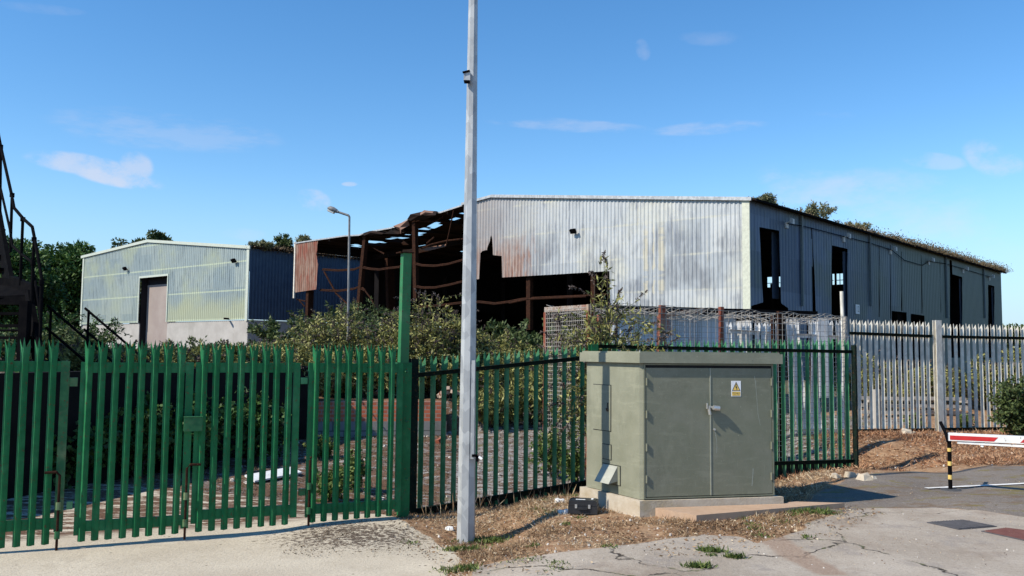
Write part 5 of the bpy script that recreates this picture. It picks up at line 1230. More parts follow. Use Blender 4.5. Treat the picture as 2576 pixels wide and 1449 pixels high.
# ------------------------------------------------------------------ vegetation
def shrub(px, d, py_top, wid, label, mat=LEAF_BUD, nst=16, dens=1.0, leaf=.13, spikes=.5, lean=0, name='buddleia_shrub', base_z=None, group=None, cat='shrub', w_leaf=.30, rise=.0):
    """many arching stems from one rootstock, lanceolate leaves all along, spent flower spikes at the tips"""
    b = at(px, 900, d); gz = ground(b.x, b.y) if base_z is None else base_z; t = at(px, py_top, d); H = t.z - gz
    root = thing(name, (b.x, b.y, gz), label, cat, group)
    smb = MB(); C = []; Dd = []; Lx = []; SC = []; SD = []; SL = []
    for k in range(nst):
        a = RNG.uniform(0, 2 * math.pi); r = wid * math.sqrt(RNG.uniform(.02, 1)); h = H * (1 - .28 * (r / wid) ** 2) * RNG.uniform(.50, 1.02)
        if k == 0: r = .05 * wid; h = H * .97
        tip = np.array([b.x + r * math.cos(a) + lean, b.y + r * math.sin(a), gz + h]); p0 = np.array([b.x + r * .15 * math.cos(a), b.y + r * .15 * math.sin(a), gz - .03])
        mid = p0 * .5 + tip * .5 + np.array([0, 0, H * .14])
        tt = np.linspace(0, 1, 7)[:, None]; pts = (1 - tt) ** 2 * p0 + 2 * tt * (1 - tt) * mid + tt ** 2 * tip
        smb.tube([Vector(p) for p in pts], .016 * H / 2.2 + .004, 4, .003, False)
        out = unit(np.array([math.cos(a), math.sin(a), .2]))
        nb = int(5 + RNG.integers(0, 4)); brs = [(pts, 1.0)]
        for _ in range(nb):
            u = RNG.uniform(.3, .95); q0 = (1 - u) ** 2 * p0 + 2 * u * (1 - u) * mid + u ** 2 * tip; dv = unit(RNG.normal(size=3) + out * .6 + np.array([0, 0, .8])); bl = H * RNG.uniform(.14, .30)
            bt = np.linspace(0, 1, 4)[:, None]; bp = q0 + dv * bl * bt - np.array([0, 0, 1]) * bt ** 2 * bl * .25; brs.append((bp, .6)); smb.tube([Vector(p) for p in bp], .006, 3, .002, False)
        for bp, sc in brs:
            n = int((26 if sc == 1 else 20) * dens); u = RNG.uniform(.12 if sc == 1 else .05, 1, n); idx = u * (len(bp) - 1); i0 = np.minimum(idx.astype(int), len(bp) - 2); f = (idx - i0)[:, None]
            pp = bp[i0] * (1 - f) + bp[i0 + 1] * f; ax = unit(bp[-1] - bp[0]); dd = unit(RNG.normal(size=(n, 3)) * .8 + ax * .5 + np.array([0, 0, -.15]))
            C.append(pp + RNG.normal(size=(n, 3)) * .03); Dd.append(dd); Lx.append(leaf * RNG.uniform(.6, 1.15, n))
            if RNG.uniform() < spikes:
                e = bp[-1]; sd = unit(ax + RNG.normal(size=3) * .35 + np.array([0, 0, .4])); m_ = 14; uu = np.linspace(0, 1, m_)[:, None]; L_ = RNG.uniform(.14, .28)
                cur = e + sd * L_ * uu - np.array([0, 0, 1]) * uu ** 2 * L_ * .3
                SC.append(np.repeat(cur, 2, 0)); SD.append(unit(RNG.normal(size=(m_ * 2, 3)) + sd)); SL.append(np.full(m_ * 2, .045))
    st_ = smb.build('stems', BARK, root)
    C = np.concatenate(C); Dd = np.concatenate(Dd); Lx = np.concatenate(Lx)
    fast_mesh('leaves', leaf_quads(C, Dd, Lx, Lx * w_leaf), 4, mat, root, col=RNG.beta(2, 2, len(C)))
    if SC: SC = np.concatenate(SC); fast_mesh('flower_spikes', leaf_quads(SC, np.concatenate(SD), np.concatenate(SL), .022), 4, SPIKE, root, col=RNG.uniform(0, 1, len(SC)))
    return root
# row A: shrubs on the raised ground behind the yard
SH = [(700, 21.5, 862, 1.1, 'dusty green shrub at the left end of the row, below the dark shed wall', 18), (765, 22.0, 838, 1.2, 'olive shrub in front of the leaning rusty frame, left of the street lamp', 20),
      (850, 21.0, 774, 1.15, 'tall yellow green buddleia at the foot of the street lamp', 26), (925, 22.5, 850, 1.2, 'dusty buddleia between the street lamp and the tall green post', 20),
      (985, 20.6, 812, .9, 'sunlit buddleia just left of the tall green post', 18), (1075, 20.5, 745, 1.1, 'tallest sunlit buddleia with drooping spikes right of the tall green post', 36),
      (1140, 21.5, 800, .95, 'buddleia directly left of the lamp column', 22), (1235, 22.0, 838, 1.2, 'low sunlit shrub right of the lamp column', 22), (1320, 22.0, 858, 1.2, 'low yellowish shrub left of the wire cage', 20)]
for px, d, yt, wd, lab, n in SH: shrub(px, d, yt, wd, lab, nst=int(n * 1.5), dens=1.35, leaf=.125, spikes=.55 if px in (850, 1075, 1140, 765, 985) else .3, group='shrubs behind the yard')
LOWL = ['low leafy scrub above the left end of the brick wall', 'low leafy scrub above the brick wall, beside its shaded corner', 'low leafy scrub above the middle of the brick wall', 'low leafy scrub behind the tall green post', 'low leafy scrub above the broken brick wall end', 'low leafy scrub just right of the lamp column', 'low leafy scrub behind the middle of the green fence', 'low leafy scrub behind the right half of the green fence', 'ground hugging scrub left of the cage foot']
for i, (px, d, yt, wd) in enumerate([(730, 19.9, 890, .95), (820, 19.7, 885, .95), (900, 19.9, 880, .95), (1000, 19.9, 885, .9), (1090, 20.2, 880, .95), (1200, 20.4, 880, .95), (1290, 20.4, 885, .95), (1240, 19.0, 960, .8), (1345, 19.2, 930, .9)]):
    shrub(px, d, yt, wd, LOWL[i], nst=30, dens=1.4, leaf=.115, spikes=.15, name='scrub_bush')
for i, (px, py, h) in enumerate([(1190, 1062, .8), (1260, 1048, .9), (1330, 1055, 1.0), (1110, 1040, .6)]):
    p = gpx(px, py); shrub(px, p.y, project(p + Vector((0, 0, h)))[1], .55, ['small weedy shrub right behind the lamp column', 'small weedy shrub in the far yard behind the green fence', 'weedy shrub in the yard near the cage', 'small weedy shrub over the tumbled bricks'][i], nst=14, dens=1.2, leaf=.1, spikes=.3, name='weedy_shrub')
TL = ['scrub on the terrace edge behind the leftmost gate leaf', 'scrub behind the hinge gap of the gates', 'leafy scrub over the wall behind the second gate leaf', 'scrub over the dark wall left of the lock box', 'scrub over the dark wall above the lock box', 'scrub over the dark wall behind the third gate leaf', 'sunlit scrub over the dark wall near the third leaf right stile', 'sunlit scrub at the far end of the dark wall', 'trailing scrub at the corner of dark wall and brick wall']
for i, (px, d, yt, wd) in enumerate([(150, 13.6, 880, .5), (225, 14.3, 872, .5), (330, 15.0, 866, .6), (420, 15.6, 872, .6), (500, 16.2, 868, .6), (575, 16.8, 862, .7), (645, 17.4, 858, .7), (700, 17.9, 852, .7), (765, 18.4, 880, .6)]):
    b_ = at(px, 900, d); shrub(px, d, yt, wd, TL[i], LEAF_BUD, 20, 1.3, .10, .25, name='terrace_scrub', base_z=EZ - .62 if px < 740 else None)
for i, (px, d, yt) in enumerate([(858, 20.6, 756), (1052, 20.2, 738), (1098, 20.4, 742)]):
    shrub(px, d, yt, .28, ['tall feathery stalks right in front of the street lamp foot', 'tall feathery stalks just right of the tall green post', 'tall feathery stalks midway between green post and lamp column', 'tall feathery stalks near the leaning rusty post', 'tall feathery stalks left of the lamp column', 'tall feathery stalks left of the tall green post'][i], nst=7, dens=.7, leaf=.11, spikes=1.0, name='buddleia_stalks')
for i, (px, py, h) in enumerate([(60, 1240, 1.1), (260, 1222, 1.2), (420, 1200, 1.25), (560, 1185, 1.2), (690, 1165, 1.2)]):
    p = gpx(px, py); p.x -= .35; shrub(project(p)[0], p.y, project(p + Vector((0, 0, h)))[1], .55, ['dark ivy bush in the shade behind the leftmost gate leaf', 'dark ivy bush in the shade left of the lock box', 'dark ivy bush in the shade behind the lock box', 'dark ivy bush in the shade behind the third gate leaf', 'dark ivy bush in the shaded corner before the brick wall'][i], LEAF_DARK, 22, 1.2, .09, 0, name='ivy_bush', w_leaf=.7)
# darker bushes inside the burnt bay
for px, d, yt, wd, lab in [(740, 34, 785, 2.2, 'dark bush growing under the hanging rusty sheet'), (835, 38, 770, 2.4, 'dark bush inside the burnt bay behind the street lamp'), (935, 40, 742, 2.8, 'dark bush inside the burnt bay left of the tall green post'), (1245, 30, 812, 1.9, 'dark green bush in the warehouse opening right of the lamp column'),
                           (1320, 31, 800, 2.0, 'dark green bush at the foot of the rusty frame post'), (1010, 33, 800, 2.0, 'dark bush behind the tall green post'), (1130, 33, 810, 2.0, 'dark bush inside the warehouse behind the lamp column'), (1395, 33, 830, 1.6, 'dark bush behind the left panel of the cage')]:
    shrub(px, d, yt, wd, lab, LEAF_MID, 26, 1.3, .20, .0, name='dark_bush', w_leaf=.4)
# the tall buddleia in front of the cage
shrub(1530, 12.75, 655, .30, 'tall thin buddleia with upright spikes growing against the wire cage', nst=16, dens=1.3, leaf=.12, spikes=.8, name='tall_buddleia', w_leaf=.26)
shrub(1497, 12.65, 700, .25, 'thin leafy climber at the corner of the wire cage', nst=12, dens=1.2, leaf=.10, spikes=.7, name='climbing_plant')
shrub(1600, 17.0, 800, .8, 'bright green bush inside the cage area', LEAF_MID, 22, 1.4, .07, 0, name='green_bush')
# right of the cage, behind the grey fence
for px, d, yt, wd, lab, n in [(2180, 20.5, 895, 1.0, 'olive buddleia behind the left part of the grey fence', 22), (2265, 21, 905, 1.1, 'olive buddleia in the middle of the grey fence panel', 20), (2400, 21, 935, 1.0, 'low buddleia right of the wide grey fence post', 16), (2480, 20.5, 890, 1.0, 'grey green buddleia near the right end of the grey fence', 20), (2560, 21, 870, 1.1, 'grey green buddleia behind the far right of the fence', 20), (2330, 22, 935, 1.0, 'low scrub behind the wide grey post', 14)]:
    shrub(px, d, yt, wd, lab, nst=n, dens=1.2, leaf=.12, spikes=.4, group='shrubs behind the grey fence')
shrub(2568, 16.2, 945, .42, 'dense green bush in front of the fence at the right edge', LEAF_MID, 34, 1.6, .08, 0, name='dark_green_bush', w_leaf=.6)
# weeds in the yard and at fence feet
for px, py, h, wd, lab in [(845, 1262, .45, .25, 'yellow green weed clump behind the narrow gate leaf'), (900, 1235, .55, .25, 'tall yellow weed below the brick wall'), (1395, 1200, .8, .25, 'yellow stemmed weed at the foot of the cage'), (1450, 1215, .9, .2, 'thin weed between the cage and the cabinet'), (815, 1150, .35, .3, 'green bramble leaves in the corner by the brick wall'), (2300, 1078, .25, .2, 'leafy weed at the foot of the grey fence'), (2420, 1076, .22, .2, 'small weed under the right grey panel')]:
    p = gpx(px, py); t = project(p + Vector((0, 0, h)))[1]
    shrub(px, p.y, t, wd, lab, WEED, 10, .8, .075, 0, name='weed', w_leaf=.5, cat='weed')
# roof plants
def roof_at(px, d): return at(px, 500, d)
for px, s_py, yt, wd, lab in [(1951, 523, 489, .8, 'brown green bush on the roof edge nearest the corner'), (2080, 560, 509, 1.1, 'largest bush growing on the warehouse roof edge'), (2185, 586, 558, .9, 'dense green bush third along the roof edge')]:
    s = WSi.hit(px, s_py)[0]; p = WSi.P(s, eaveR + .05, -.5); b_ = project(p)
    shrub(b_[0], p.y, yt, wd, lab, LEAF_ROOF, 20, .9, .15, .1, base_z=eaveR + .05, name='roof_bush', w_leaf=.35, group='bushes on the warehouse roof')
for px, yt, wd, lab in [(647, 607, .9, 'dry brown bush on the corner of the left shed roof'), (704, 588, .7, 'small upright tree growing on the left shed roof'), (752, 592, .5, 'thin twiggy plant behind the hanging rusty sheet')]:
    s = W2s.hit(px, 620)[0]; p = W2s.P(s if px < 740 else 4.0, e2, -.6 if px < 700 else -1.5); 
    if px > 740: p = at(752, 610, 62)
    shrub(px, p.y, yt, wd, lab, LEAF_MID if px == 704 else LEAF_ROOF, 20, 1.3, .20, 0, base_z=e2, name='roof_bush', w_leaf=.4)
# moss cushions along the eaves: one mass nobody could count
C = []; 
for k in range(900):
    s = RNG.uniform(2, LEN) ; dens = np.interp(s, [0, 8, 14, 20, 40], [.02, .10, .5, .9, 1]); 
    cl = .5 + .5 * math.sin(s * 2.3) + .3 * math.sin(s * 5.1)
    if RNG.uniform() > dens * (.35 + .65 * cl): continue
    p = WSi.P(s, eaveR + .06, -RNG.uniform(-.2, .5)); r = RNG.uniform(.10, .26) * (.6 + dens); n = 80
    q = np.array(p) + RNG.normal(size=(n, 3)) * np.array([r, r, r * .55]); q[:, 2] = np.maximum(q[:, 2], p.z - .06); C.append(q)
C = np.concatenate(C); tag(fast_mesh('eaves_moss', leaf_quads(C, RNG.normal(size=C.shape) + np.array([0, 0, .8]), .11, .05), 4, MOSS, col=RNG.uniform(0, 1, len(C))), 'brown moss and grass along the warehouse gutter', 'moss', kind='stuff')
mb = 0; C = []
for k in range(160):
    s = RNG.uniform(.3, 14); p = W2s.P(s, e2 + .1, -RNG.uniform(0, .8)); q = np.array(p) + RNG.normal(size=(50, 3)) * np.array([.3, .3, .12]); C.append(q)
C = np.concatenate(C); tag(fast_mesh('roof_moss', leaf_quads(C, RNG.normal(size=C.shape) + np.array([0, 0, .8]), .16, .07), 4, MOSS, col=RNG.uniform(0, .6, len(C))), 'dark moss along the gutter of the left shed', 'moss', kind='stuff')

def tree(px, d, py_top, rx, label, mat=LEAF_DARK, ncl=90, leaf=.28, base_frac=.12, per=130, name='tree', shape=1.0):
    b = at(px, 900, d); gz = ground(b.x, b.y); t = at(px, py_top, d); H = t.z - gz
    root = thing(name, (b.x, b.y, gz), label, 'tree'); mb = MB()
    mb.tube([(b.x, b.y, gz - .1), (b.x + .1, b.y, gz + H * .35), (b.x + .15, b.y + .1, gz + H * .62), (b.x, b.y, gz + H * .9)], H * .022, 8, H * .005)
    cz = gz + H * (.5 + base_frac * .5); hz = H * (.5 - base_frac * .5); CC = []; DD = []; TT = []
    for k in range(ncl):
        v = unit(RNG.normal(size=3)); r = RNG.uniform(.45, 1.0) ** .6 * (1 + .16 * math.sin(v[0] * 5 + px) + .12 * math.sin(v[2] * 7 + px * 2))
        c = np.array([b.x, b.y, cz]) + v * np.array([rx, rx, hz]) * r * .88
        if shape != 1: c[:2] = np.array([b.x, b.y]) + (c[:2] - np.array([b.x, b.y])) * (1 - (1 - shape) * max(0, (c[2] - cz) / hz))
        cr = rx * RNG.uniform(.13, .25); n = per
        if k % 4 == 0: mb.tube([(b.x, b.y, gz + H * .4), tuple((np.array([b.x, b.y, gz + H * .4]) + c) / 2 + np.array([0, 0, .2])), tuple(c)], H * .007, 5, H * .002, False)
        q = c + unit(RNG.normal(size=(n, 3))) * (RNG.uniform(.3, 1, (n, 1)) ** .5) * np.array([cr * 1.25, cr * 1.25, cr * .75])
        CC.append(q); DD.append(unit(q - c + RNG.normal(size=(n, 3)) * cr * .6)); TT.append(np.clip(RNG.normal(.5, .2, n) + RNG.uniform(-.25, .25), 0, 1))
    mb.build('trunk', BARK, root); CC = np.concatenate(CC); n = len(CC)
    fast_mesh('crown', leaf_quads(CC, np.concatenate(DD), leaf * RNG.uniform(.6, 1.2, n), leaf * .45), 4, mat, root, col=np.concatenate(TT)); return root
tree(10, 40, 600, 2.0, 'dark leafy tree behind the black staircase', ncl=150, per=200, leaf=.24)
tree(105, 84, 604, 5.6, 'dark leafy tree between the staircase and the left shed', ncl=190, per=200, leaf=.48)
tree(165, 88, 630, 5.2, 'dark tree nearest the left corner of the shed', ncl=150, per=190, leaf=.48)
tree(-130, 42, 585, 3.2, 'dark leafy tree cut by the left edge', ncl=110, per=170, leaf=.26)
tree(235, 84, 618, 2.4, 'bluish green tree just behind the left eave of the shed', ncl=70, per=110, leaf=.4)
tree(285, 92, 588, 2.6, 'pale feathery tree behind the shed, left of the ridge', LEAF_MID, ncl=60, per=90, leaf=.4, shape=.5)
tree(370, 92, 556, 2.7, 'rounded bright tree behind the ridge of the shed', LEAF_MID, ncl=110, per=140, leaf=.42, shape=.6)
tree(180, 96, 606, 3.0, 'slim tree top rising behind the dark trees', ncl=60, per=110, leaf=.3, shape=.5)
for i, (px, d, yt, wd) in enumerate([(20, 24, 830, 1.8), (100, 26, 815, 1.8), (170, 27, 825, 1.6), (235, 30, 868, 1.4), (330, 30, 878, 1.2), (480, 34, 850, 1.1), (560, 36, 862, 1.2), (640, 30, 862, 1.2), (150, 34, 770, 2.4), (60, 34, 760, 2.6), (420, 26, 885, .9)]):
    shrub(px, d, yt, wd, ['ivy covered bush under the staircase', 'bush with pale new leaves right of the staircase', 'leafy bush below the left corner of the shed', 'low scrub by the shed base at its left corner', 'low scrub in front of the shed door', 'wispy plant in front of the pale shed base', 'low scrub near the right corner of the shed base', 'low scrub by the corner where the shed wall turns', 'dark undergrowth below the trees', 'dark undergrowth behind the staircase treads', 'low scrub behind the middle gate leaves'][i],
          LEAF_MID if i not in (8, 9) else LEAF_DARK, 22, 1.2, .15, .1, name='scrub_bush', w_leaf=.4)
# distant hedge line on the right
for i, (px, yt, rx) in enumerate([(2560, 812, 6), (2640, 806, 7), (2720, 800, 8)]):
    tree(px, 170, yt, rx, ['distant dark tree just above the fence at the right edge', 'distant tree outside the right edge', 'distant tree further right'][i], LEAF_MID, 40, .9, 0, 70)

# ------------------------------------------------------------------ dry grass, litter
def blades(name, poly, n, L, W, mat, label, cond=None, lay=.6, tint=None):
    P = np.array(poly); mn, mx = P.min(0), P.max(0); x = RNG.uniform(mn[0], mx[0], n * 3); y = RNG.uniform(mn[1], mx[1], n * 3)
    k = pt_in(poly, x, y)
    for r in (APRON, ROAD, ASPH): k &= (sdist(r, x, y) < -.0 + .05 * (RNG.uniform(size=x.shape) - .6))
    k &= vnoise(x, y, 3.0, 5) * .6 + vnoise(x, y, 1.1, 21) * .4 + RNG.uniform(-.25, .25, x.shape) > .43
    k &= ~pt_in([cab(-.06, -.06), cab(sF + .06, -.06), cab(sF + .06, sS + .06), cab(-.06, sS + .06)], x, y); k &= ~pt_in(slab_pts, x, y)
    x = x[k][:n]; y = y[k][:n]; z = ground_np(x, y) + (vnoise(x, y, 5, 1) - .5) * .035 - .01; n = len(x)
    c = np.stack([x, y, z], 1); d = RNG.normal(size=(n, 3)); d[:, 2] = np.abs(d[:, 2]) * .5 + .25 * (1 - lay); 
    t = np.clip(vnoise(x, y, 1.5, 8) * .6 + RNG.normal(.25, .22, n), 0, 1) if tint is None else RNG.uniform(*tint, n)
    o = fast_mesh(name, leaf_quads(c, d, L * RNG.uniform(.5, 1.4, n), W), 4, mat, col=t); return tag(o, label, 'dry grass', kind='stuff')
V1 = [(-1.6, 9.0), (-1.3, 10.95), (FA1.x, FA1.y), cab(0, sS), cab(0, 0), (2.0, 8.6), (3.6, 9.3), (3.4, 8.2), (1.2, 7.4), (-.6, 7.2)]
V1 = [(GP.x - .1, GP.y), (-1.2, 10.85), (1.0, 12.2), (2.4, 12.4), cab(sF + .1, sS + .2), cab(-.05, sS), cab(-.05, -.05), (2.0, 8.9), (3.9, 9.95), (4.0, 9.4), (2.6, 7.8), (.8, 7.3), (-.5, 6.6), (-.6, 7.6)]
blades('dry_grass', V1, 42000, .055, .007, STRAW, 'straw coloured dry grass around the lamp column and cabinet')
V2 = gpoly([(2150, 1185), (2300, 1180), (2440, 1173), (2576, 1168)]) + [(11, 13.2), (14, 19.5), (9.9, 17.8), (5.6, 16.2), (5.0, 14.3), (4.0, 13.3)]
blades('bank_grass', V2, 42000, .10, .011, STRAW_RED, 'orange brown dead grass on the bank below the grey fence', tint=(.1, .95))
V3_ = [cab(sF + .02, -.1), cab(sF + .05, sS), (4.6, 13.3), (5.3, 13.0), (4.6, 11.4), (4.1, 10.3)]
blades('corner_grass', V3_, 9000, .07, .008, STRAW, 'dry grass and twigs right of the cabinet')
def litter(name, poly, n, mat, label, L, tint):
    P = np.array(poly); mn, mx = P.min(0), P.max(0); x = RNG.uniform(mn[0], mx[0], n * 4); y = RNG.uniform(mn[1], mx[1], n * 4)
    k = pt_in(poly, x, y) & (vnoise(x, y, 2.0, 11) + RNG.uniform(-.3, .3, x.shape) > .5)
    k &= ~pt_in([cab(-.06, -.06), cab(sF + .06, -.06), cab(sF + .06, sS + .06), cab(-.06, sS + .06)], x, y); k &= ~pt_in(slab_pts, x, y)
    x = x[k][:n]; y = y[k][:n]; z = ground_np(x, y) + .012; n = len(x); d = RNG.normal(size=(n, 3)); d[:, 2] *= .25
    LL_ = L * RNG.uniform(.4, 1.5, n); return tag(fast_mesh(name, leaf_quads(np.stack([x, y, z], 1), d, LL_, LL_ * RNG.uniform(.15, .6, n)), 4, mat, col=RNG.uniform(*tint, n)), label, 'leaf litter', kind='stuff')
litter('leaf_litter', V1, 3000, STRAW, 'withered leaves and scraps lying in the verge grass', .032, (0, 1))
litter('bank_litter', V2, 2500, STRAW_RED, 'withered leaves and scraps lying on the bank', .05, (0, 1))
litter('apron_litter', [tuple(gpx(700, 1400)[:2]), tuple(gpx(1130, 1410)[:2]), tuple(gpx(1000, 1305)[:2]), tuple(gpx(760, 1335)[:2])], 700, MOSS, 'crumbs of dark moss on the concrete apron', .02, (0, .5))
litter('road_litter', [tuple(gpx(1300, 1445)[:2]), tuple(gpx(2560, 1445)[:2]), tuple(gpx(2570, 1200)[:2]), tuple(gpx(2100, 1230)[:2]), tuple(gpx(1900, 1340)[:2])], 900, STRAW, 'fine grit and leaf scraps on the road', .014, (0, 1))
C = []; 
for _ in range(60):
    x = RNG.uniform(-1.4, 3.8); y = RNG.uniform(6.9, 12)
    if not pt_in(V1, np.array([x]), np.array([y]))[0] or pt_in(slab_pts, np.array([x]), np.array([y]))[0]: continue
    r = RNG.uniform(.02, .07); q = RNG.normal(size=(40, 2)) * r; C.append(np.stack([x + q[:, 0], y + q[:, 1], ground_np(x + q[:, 0], y + q[:, 1])], 1))
C = np.concatenate(C); D_ = RNG.normal(size=C.shape); D_[:, 2] = np.abs(D_[:, 2]) + .2; tag(fast_mesh('small_weeds', leaf_quads(C, D_, .035, .010), 4, WEED, col=RNG.uniform(0, 1, len(C))), 'tiny green weeds dotted over the dry verge', 'weeds', kind='stuff')
# dead stalks along the fence foot
C = []
for _ in range(90):
    u = RNG.uniform(0, 1); p = WA.P(LA * u, 0, RNG.uniform(.05, .35)); C.append((p.x, p.y, ground(p.x, p.y)))
C = np.array(C); D_ = RNG.normal(size=C.shape) * .35; D_[:, 2] = 1; tag(fast_mesh('dead_stalks', leaf_quads(C, D_, RNG.uniform(.1, .32, len(C)), .009), 4, STRAW, col=RNG.uniform(.1, 1, len(C))), 'thin dead stalks standing along the foot of the green fence', 'dead stalks', kind='stuff')
V4 = YARD
blades('yard_litter', V4, 16000, .07, .010, MOSS, 'brown moss and twigs over the yard behind the fence', tint=(0, .8))
for px, py, r, lab in [(1210, 1362, .22, 'green weeds around the foot of the lamp column'), (1165, 1385, .16, 'green weeds on the edge of the concrete apron'), (1160, 1436, .13, 'small green weed clump at the bottom of the concrete seam'), (1790, 1388, .10, 'moss tuft in a crack of the concrete road'), (1760, 1428, .09, 'bright green grass tuft in the foreground road crack'), (2040, 1290, .25, 'green weeds along the end of the step slab'), (1850, 1404, .07, 'tiny tuft in the road crack')]:
    p = gpx(px, py); n = int(2600 * r); r *= .75; q = RNG.normal(size=(n, 2)) * r * np.array([1.2, .5]) * .6; x = p.x + q[:, 0]; y = p.y + q[:, 1]; c = np.stack([x, y, ground_np(x, y)], 1); d = RNG.normal(size=(n, 3)); d[:, 2] = abs(d[:, 2]) + .4
    tag(fast_mesh('weed_tuft', leaf_quads(c, d, .045 * RNG.uniform(.5, 1.6, n), .012), 4, WEED, col=RNG.uniform(0, 1, n)), lab, 'weeds', kind='stuff')
# pale stones and scraps scattered on the verge
mb = MB()
def stone(mb, x, y, r):
    z = ground(x, y); n = 5; a0 = random.uniform(0, 6); top = [(x + r * random.uniform(.4, .9) * math.cos(a0 + k * 6.283 / n), y + r * random.uniform(.4, .9) * math.sin(a0 + k * 6.283 / n), z + r * random.uniform(.4, .8)) for k in range(n)]
    bot = [(x + r * math.cos(a0 + k * 6.283 / n), y + r * math.sin(a0 + k * 6.283 / n), z - .01) for k in range(n)]
    mb.add(bot + top, [tuple(range(n, 2 * n))] + [(k, (k + 1) % n, (k + 1) % n + n, k + n) for k in range(n)])
k = 0
while k < 300:
    x = random.uniform(-1.5, 4.2); y = random.uniform(6.8, 12); a = (np.array([x]), np.array([y]))
    if not pt_in(V1, *a)[0] or sdist(ROAD, *a)[0] > 0 or sdist(APRON, *a)[0] > 0: continue
    stone(mb, x, y, random.choice([.004, .005, .007, .009, .015])); k += 1
k = 0
while k < 160:
    x = random.uniform(3.5, 12); y = random.uniform(11, 18); a = (np.array([x]), np.array([y]))
    if not pt_in(V2, *a)[0]: continue
    stone(mb, x, y, random.choice([.008, .011, .022])); k += 1
for _ in range(260):
    x = random.uniform(-4.5, 3.5); y = random.uniform(11.5, 18.8)
    if pt_in(YARD, np.array([x]), np.array([y]))[0]: stone(mb, x, y, random.choice([.01, .015, .02, .035]))
for _ in range(40):
    p = gpx(random.uniform(1300, 2576), random.uniform(1290, 1445)); stone(mb, p.x, p.y, random.choice([.005, .007, .010]))
tag(mb.build('gravel', STONE, origin=(0, 8, 0)), 'pale stone chips scattered over verge and yard', 'gravel', kind='stuff')
for px, py, r, lab in [(1418, 1290, .06, 'crumpled white rag left of the black case'), (1408, 1262, .05, 'white rag hanging at the foot of the green fence'), (1130, 1330, .05, 'white broken scrap near the corner of the apron')]:
    p = gpx(px, py); mb = MB(); 
    for _ in range(7): stone(mb, p.x + random.uniform(-r, r) * .7, p.y + random.uniform(-r, r) * .5, r * random.uniform(.4, .9))
    tag(mb.build('rag', WHITEP), lab, 'litter')
for px, py, r, lab in [(2175, 1206, .12, 'flat pale rock where the bank meets the asphalt'), (2140, 1198, .09, 'pale rock under the end of the green fence'), (2280, 1092, .14, 'gnarled pale stump below the grey fence'), (2100, 1200, .07, 'small rubble lump beside the fence foot')]:
    p = gpx(px, py); mb = MB(); stone(mb, p.x, p.y, r); stone(mb, p.x + r, p.y + .03, r * .5); tag(mb.build('rock', CONC_PL), lab, 'rock')

# ------------------------------------------------------------------ sky and sun
w = bpy.data.worlds.new('World'); scene.world = w; w.use_nodes = True; nt = w.node_tree; bg = nt.nodes['Background']
sky = nt.nodes.new('ShaderNodeTexSky'); sky.sky_type = 'NISHITA'; sky.sun_disc = False; sky.sun_elevation = rad(SUN_EL)
sky.sun_rotation = rad(180 + SUN_AZ); sky.altitude = 0; sky.air_density = 1.0; sky.dust_density = 0.0; sky.ozone_density = 3.0
def wl(a, b): nt.links.new(a, b)
tc = nt.nodes.new('ShaderNodeTexCoord'); gen = tc.outputs['Generated']
def wm(op, a, b=None, c=None):
    q = nt.nodes.new('ShaderNodeMath'); q.operation = op
    for i, x in enumerate((a, b, c)):
        if x is None: continue
        if isinstance(x, (int, float)): q.inputs[i].default_value = x
        else: wl(x, q.inputs[i])
    return q.outputs[0]
def vdot(v):
    q = nt.nodes.new('ShaderNodeVectorMath'); q.operation = 'DOT_PRODUCT'; wl(gen, q.inputs[0]); q.inputs[1].default_value = v; return q.outputs['Value']
def mrange(x, a, b, lo=0, hi=1):
    q = nt.nodes.new('ShaderNodeMapRange'); q.interpolation_type = 'SMOOTHSTEP'; wl(x, q.inputs[0]); q.inputs[1].default_value = a; q.inputs[2].default_value = b; q.inputs[3].default_value = lo; q.inputs[4].default_value = hi; return q.outputs[0]
total = None
NZ = {}
for k_, sc_n, sq in ((1, 20, 1.5), (2, 13, 2.2), (3, 16, 4.0)):
    mp = nt.nodes.new('ShaderNodeMapping'); wl(gen, mp.inputs[0]); mp.inputs['Scale'].default_value = (1, 1, sq)
    nz = nt.nodes.new('ShaderNodeTexNoise'); wl(mp.outputs[0], nz.inputs['Vector']); nz.inputs['Scale'].default_value = sc_n; nz.inputs['Detail'].default_value = 7; nz.inputs['Roughness'].default_value = .62; NZ[k_] = nz.outputs['Fac']
CL = [(200, 412, 95, 20, 8, .38, 1), (290, 443, 90, 20, 12, .44, 1), (342, 425, 34, 34, 0, .34, 1), (420, 328, 230, 38, 5, .15, 3), (300, 322, 130, 16, 10, .16, 3), (788, 502, 38, 22, 15, .30, 1), (2500, 402, 60, 30, 25, .26, 1),
      (2350, 405, 60, 16, 5, .20, 1), (2110, 500, 170, 60, 15, .40, 2), (2280, 540, 210, 90, 15, .30, 2), (1430, 315, 180, 14, 3, .20, 3), (1780, 322, 120, 14, -4, .22, 3), (1790, 95, 70, 16, 0, .12, 2), (1617, 125, 16, 22, -20, .10, 1), (880, 463, 18, 5, 0, .3, 1), (100, 22, 80, 10, 5, .12, 2), (2100, 287, 60, 10, 0, .14, 3), (610, 590, 50, 14, 0, .15, 2), (2330, 600, 260, 40, 10, .08, 2)]
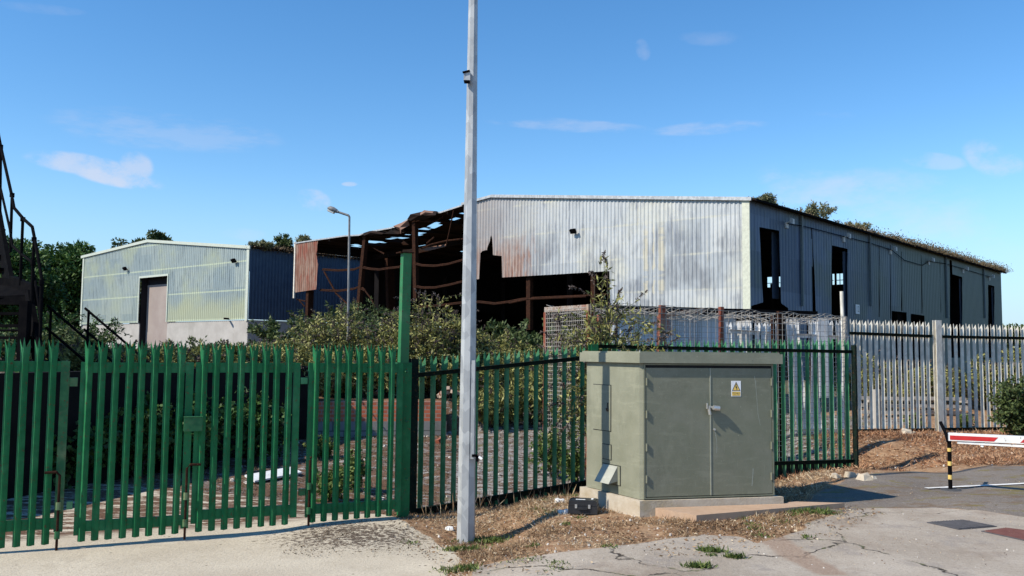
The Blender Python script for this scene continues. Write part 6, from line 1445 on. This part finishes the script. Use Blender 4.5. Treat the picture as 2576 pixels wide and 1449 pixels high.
for (px, py, a, b, rot, st, k) in CL:
    c = ray(px, py); r_ = ray(px + 50, py + 50 * math.tan(rad(rot))) - c; r_ = (r_ - c * r_.dot(c)).normalized(); u_ = r_.cross(c).normalized()
    zc_ = vdot(c); U = wm('DIVIDE', vdot(r_), zc_); V_ = wm('DIVIDE', vdot(u_), zc_)
    ra, rb = a / F_PX * 1.25, b / F_PX * 1.35
    e = wm('ADD', wm('POWER', wm('DIVIDE', U, ra), 2), wm('POWER', wm('DIVIDE', V_, rb), 2))
    fall = wm('SUBTRACT', 1, e); nn = NZ[k]
    dens = mrange(wm('ADD', wm('MULTIPLY', fall, .22 if k == 1 else .30), wm('MULTIPLY', nn, 1.7 if k != 2 else 1.4)), {1: .74, 2: .70, 3: .78}[k], {1: 1.22, 2: 1.3, 3: 1.3}[k], 0, st * (1.25 if k == 1 else 1))
    dens = wm('MULTIPLY', dens, mrange(fall, 0, .5)); dens = wm('MULTIPLY', dens, wm('GREATER_THAN', zc_, 0))
    total = dens if total is None else wm('MAXIMUM', total, dens)
hs = nt.nodes.new('ShaderNodeHueSaturation'); wl(sky.outputs[0], hs.inputs['Color']); hs.inputs['Saturation'].default_value = SKY_SAT; hs.inputs['Value'].default_value = SKY_VAL
hz = nt.nodes.new('ShaderNodeMix'); hz.data_type = 'RGBA'; wl(mrange(vdot((0, 0, 1)), 0, .20, .8, 0), hz.inputs[0]); wl(hs.outputs[0], hz.inputs[6]); hz.inputs[7].default_value = (2.0, 3.25, 4.7, 1)
mx = nt.nodes.new('ShaderNodeMix'); mx.data_type = 'RGBA'; wl(total, mx.inputs[0]); wl(hz.outputs[2], mx.inputs[6]); mx.inputs[7].default_value = (*CLOUD, 1)
wl(mx.outputs[2], bg.inputs['Color']); bg.inputs['Strength'].default_value = SKY_STR
sun = bpy.data.lights.new('sun', 'SUN'); sun.energy = SUN_STR; sun.angle = rad(.53); sun.color = (1.0, .93, .81); so = bpy.data.objects.new('sun', sun); COL.objects.link(so)
tos = Vector((-math.sin(rad(SUN_AZ)) * math.cos(rad(SUN_EL)), -math.cos(rad(SUN_AZ)) * math.cos(rad(SUN_EL)), math.sin(rad(SUN_EL))))
so.rotation_euler = tos.to_track_quat('Z', 'Y').to_euler(); so.location = (0, 0, 30)
scene.view_settings.view_transform = 'Standard'; scene.view_settings.look = 'None'; scene.view_settings.exposure = EXPO; scene.view_settings.gamma = 1

cy = scene.cycles; cy.max_bounces = 5; cy.diffuse_bounces = 2; cy.glossy_bounces = 2; cy.transmission_bounces = 2; cy.caustics_reflective = False; cy.caustics_refractive = False
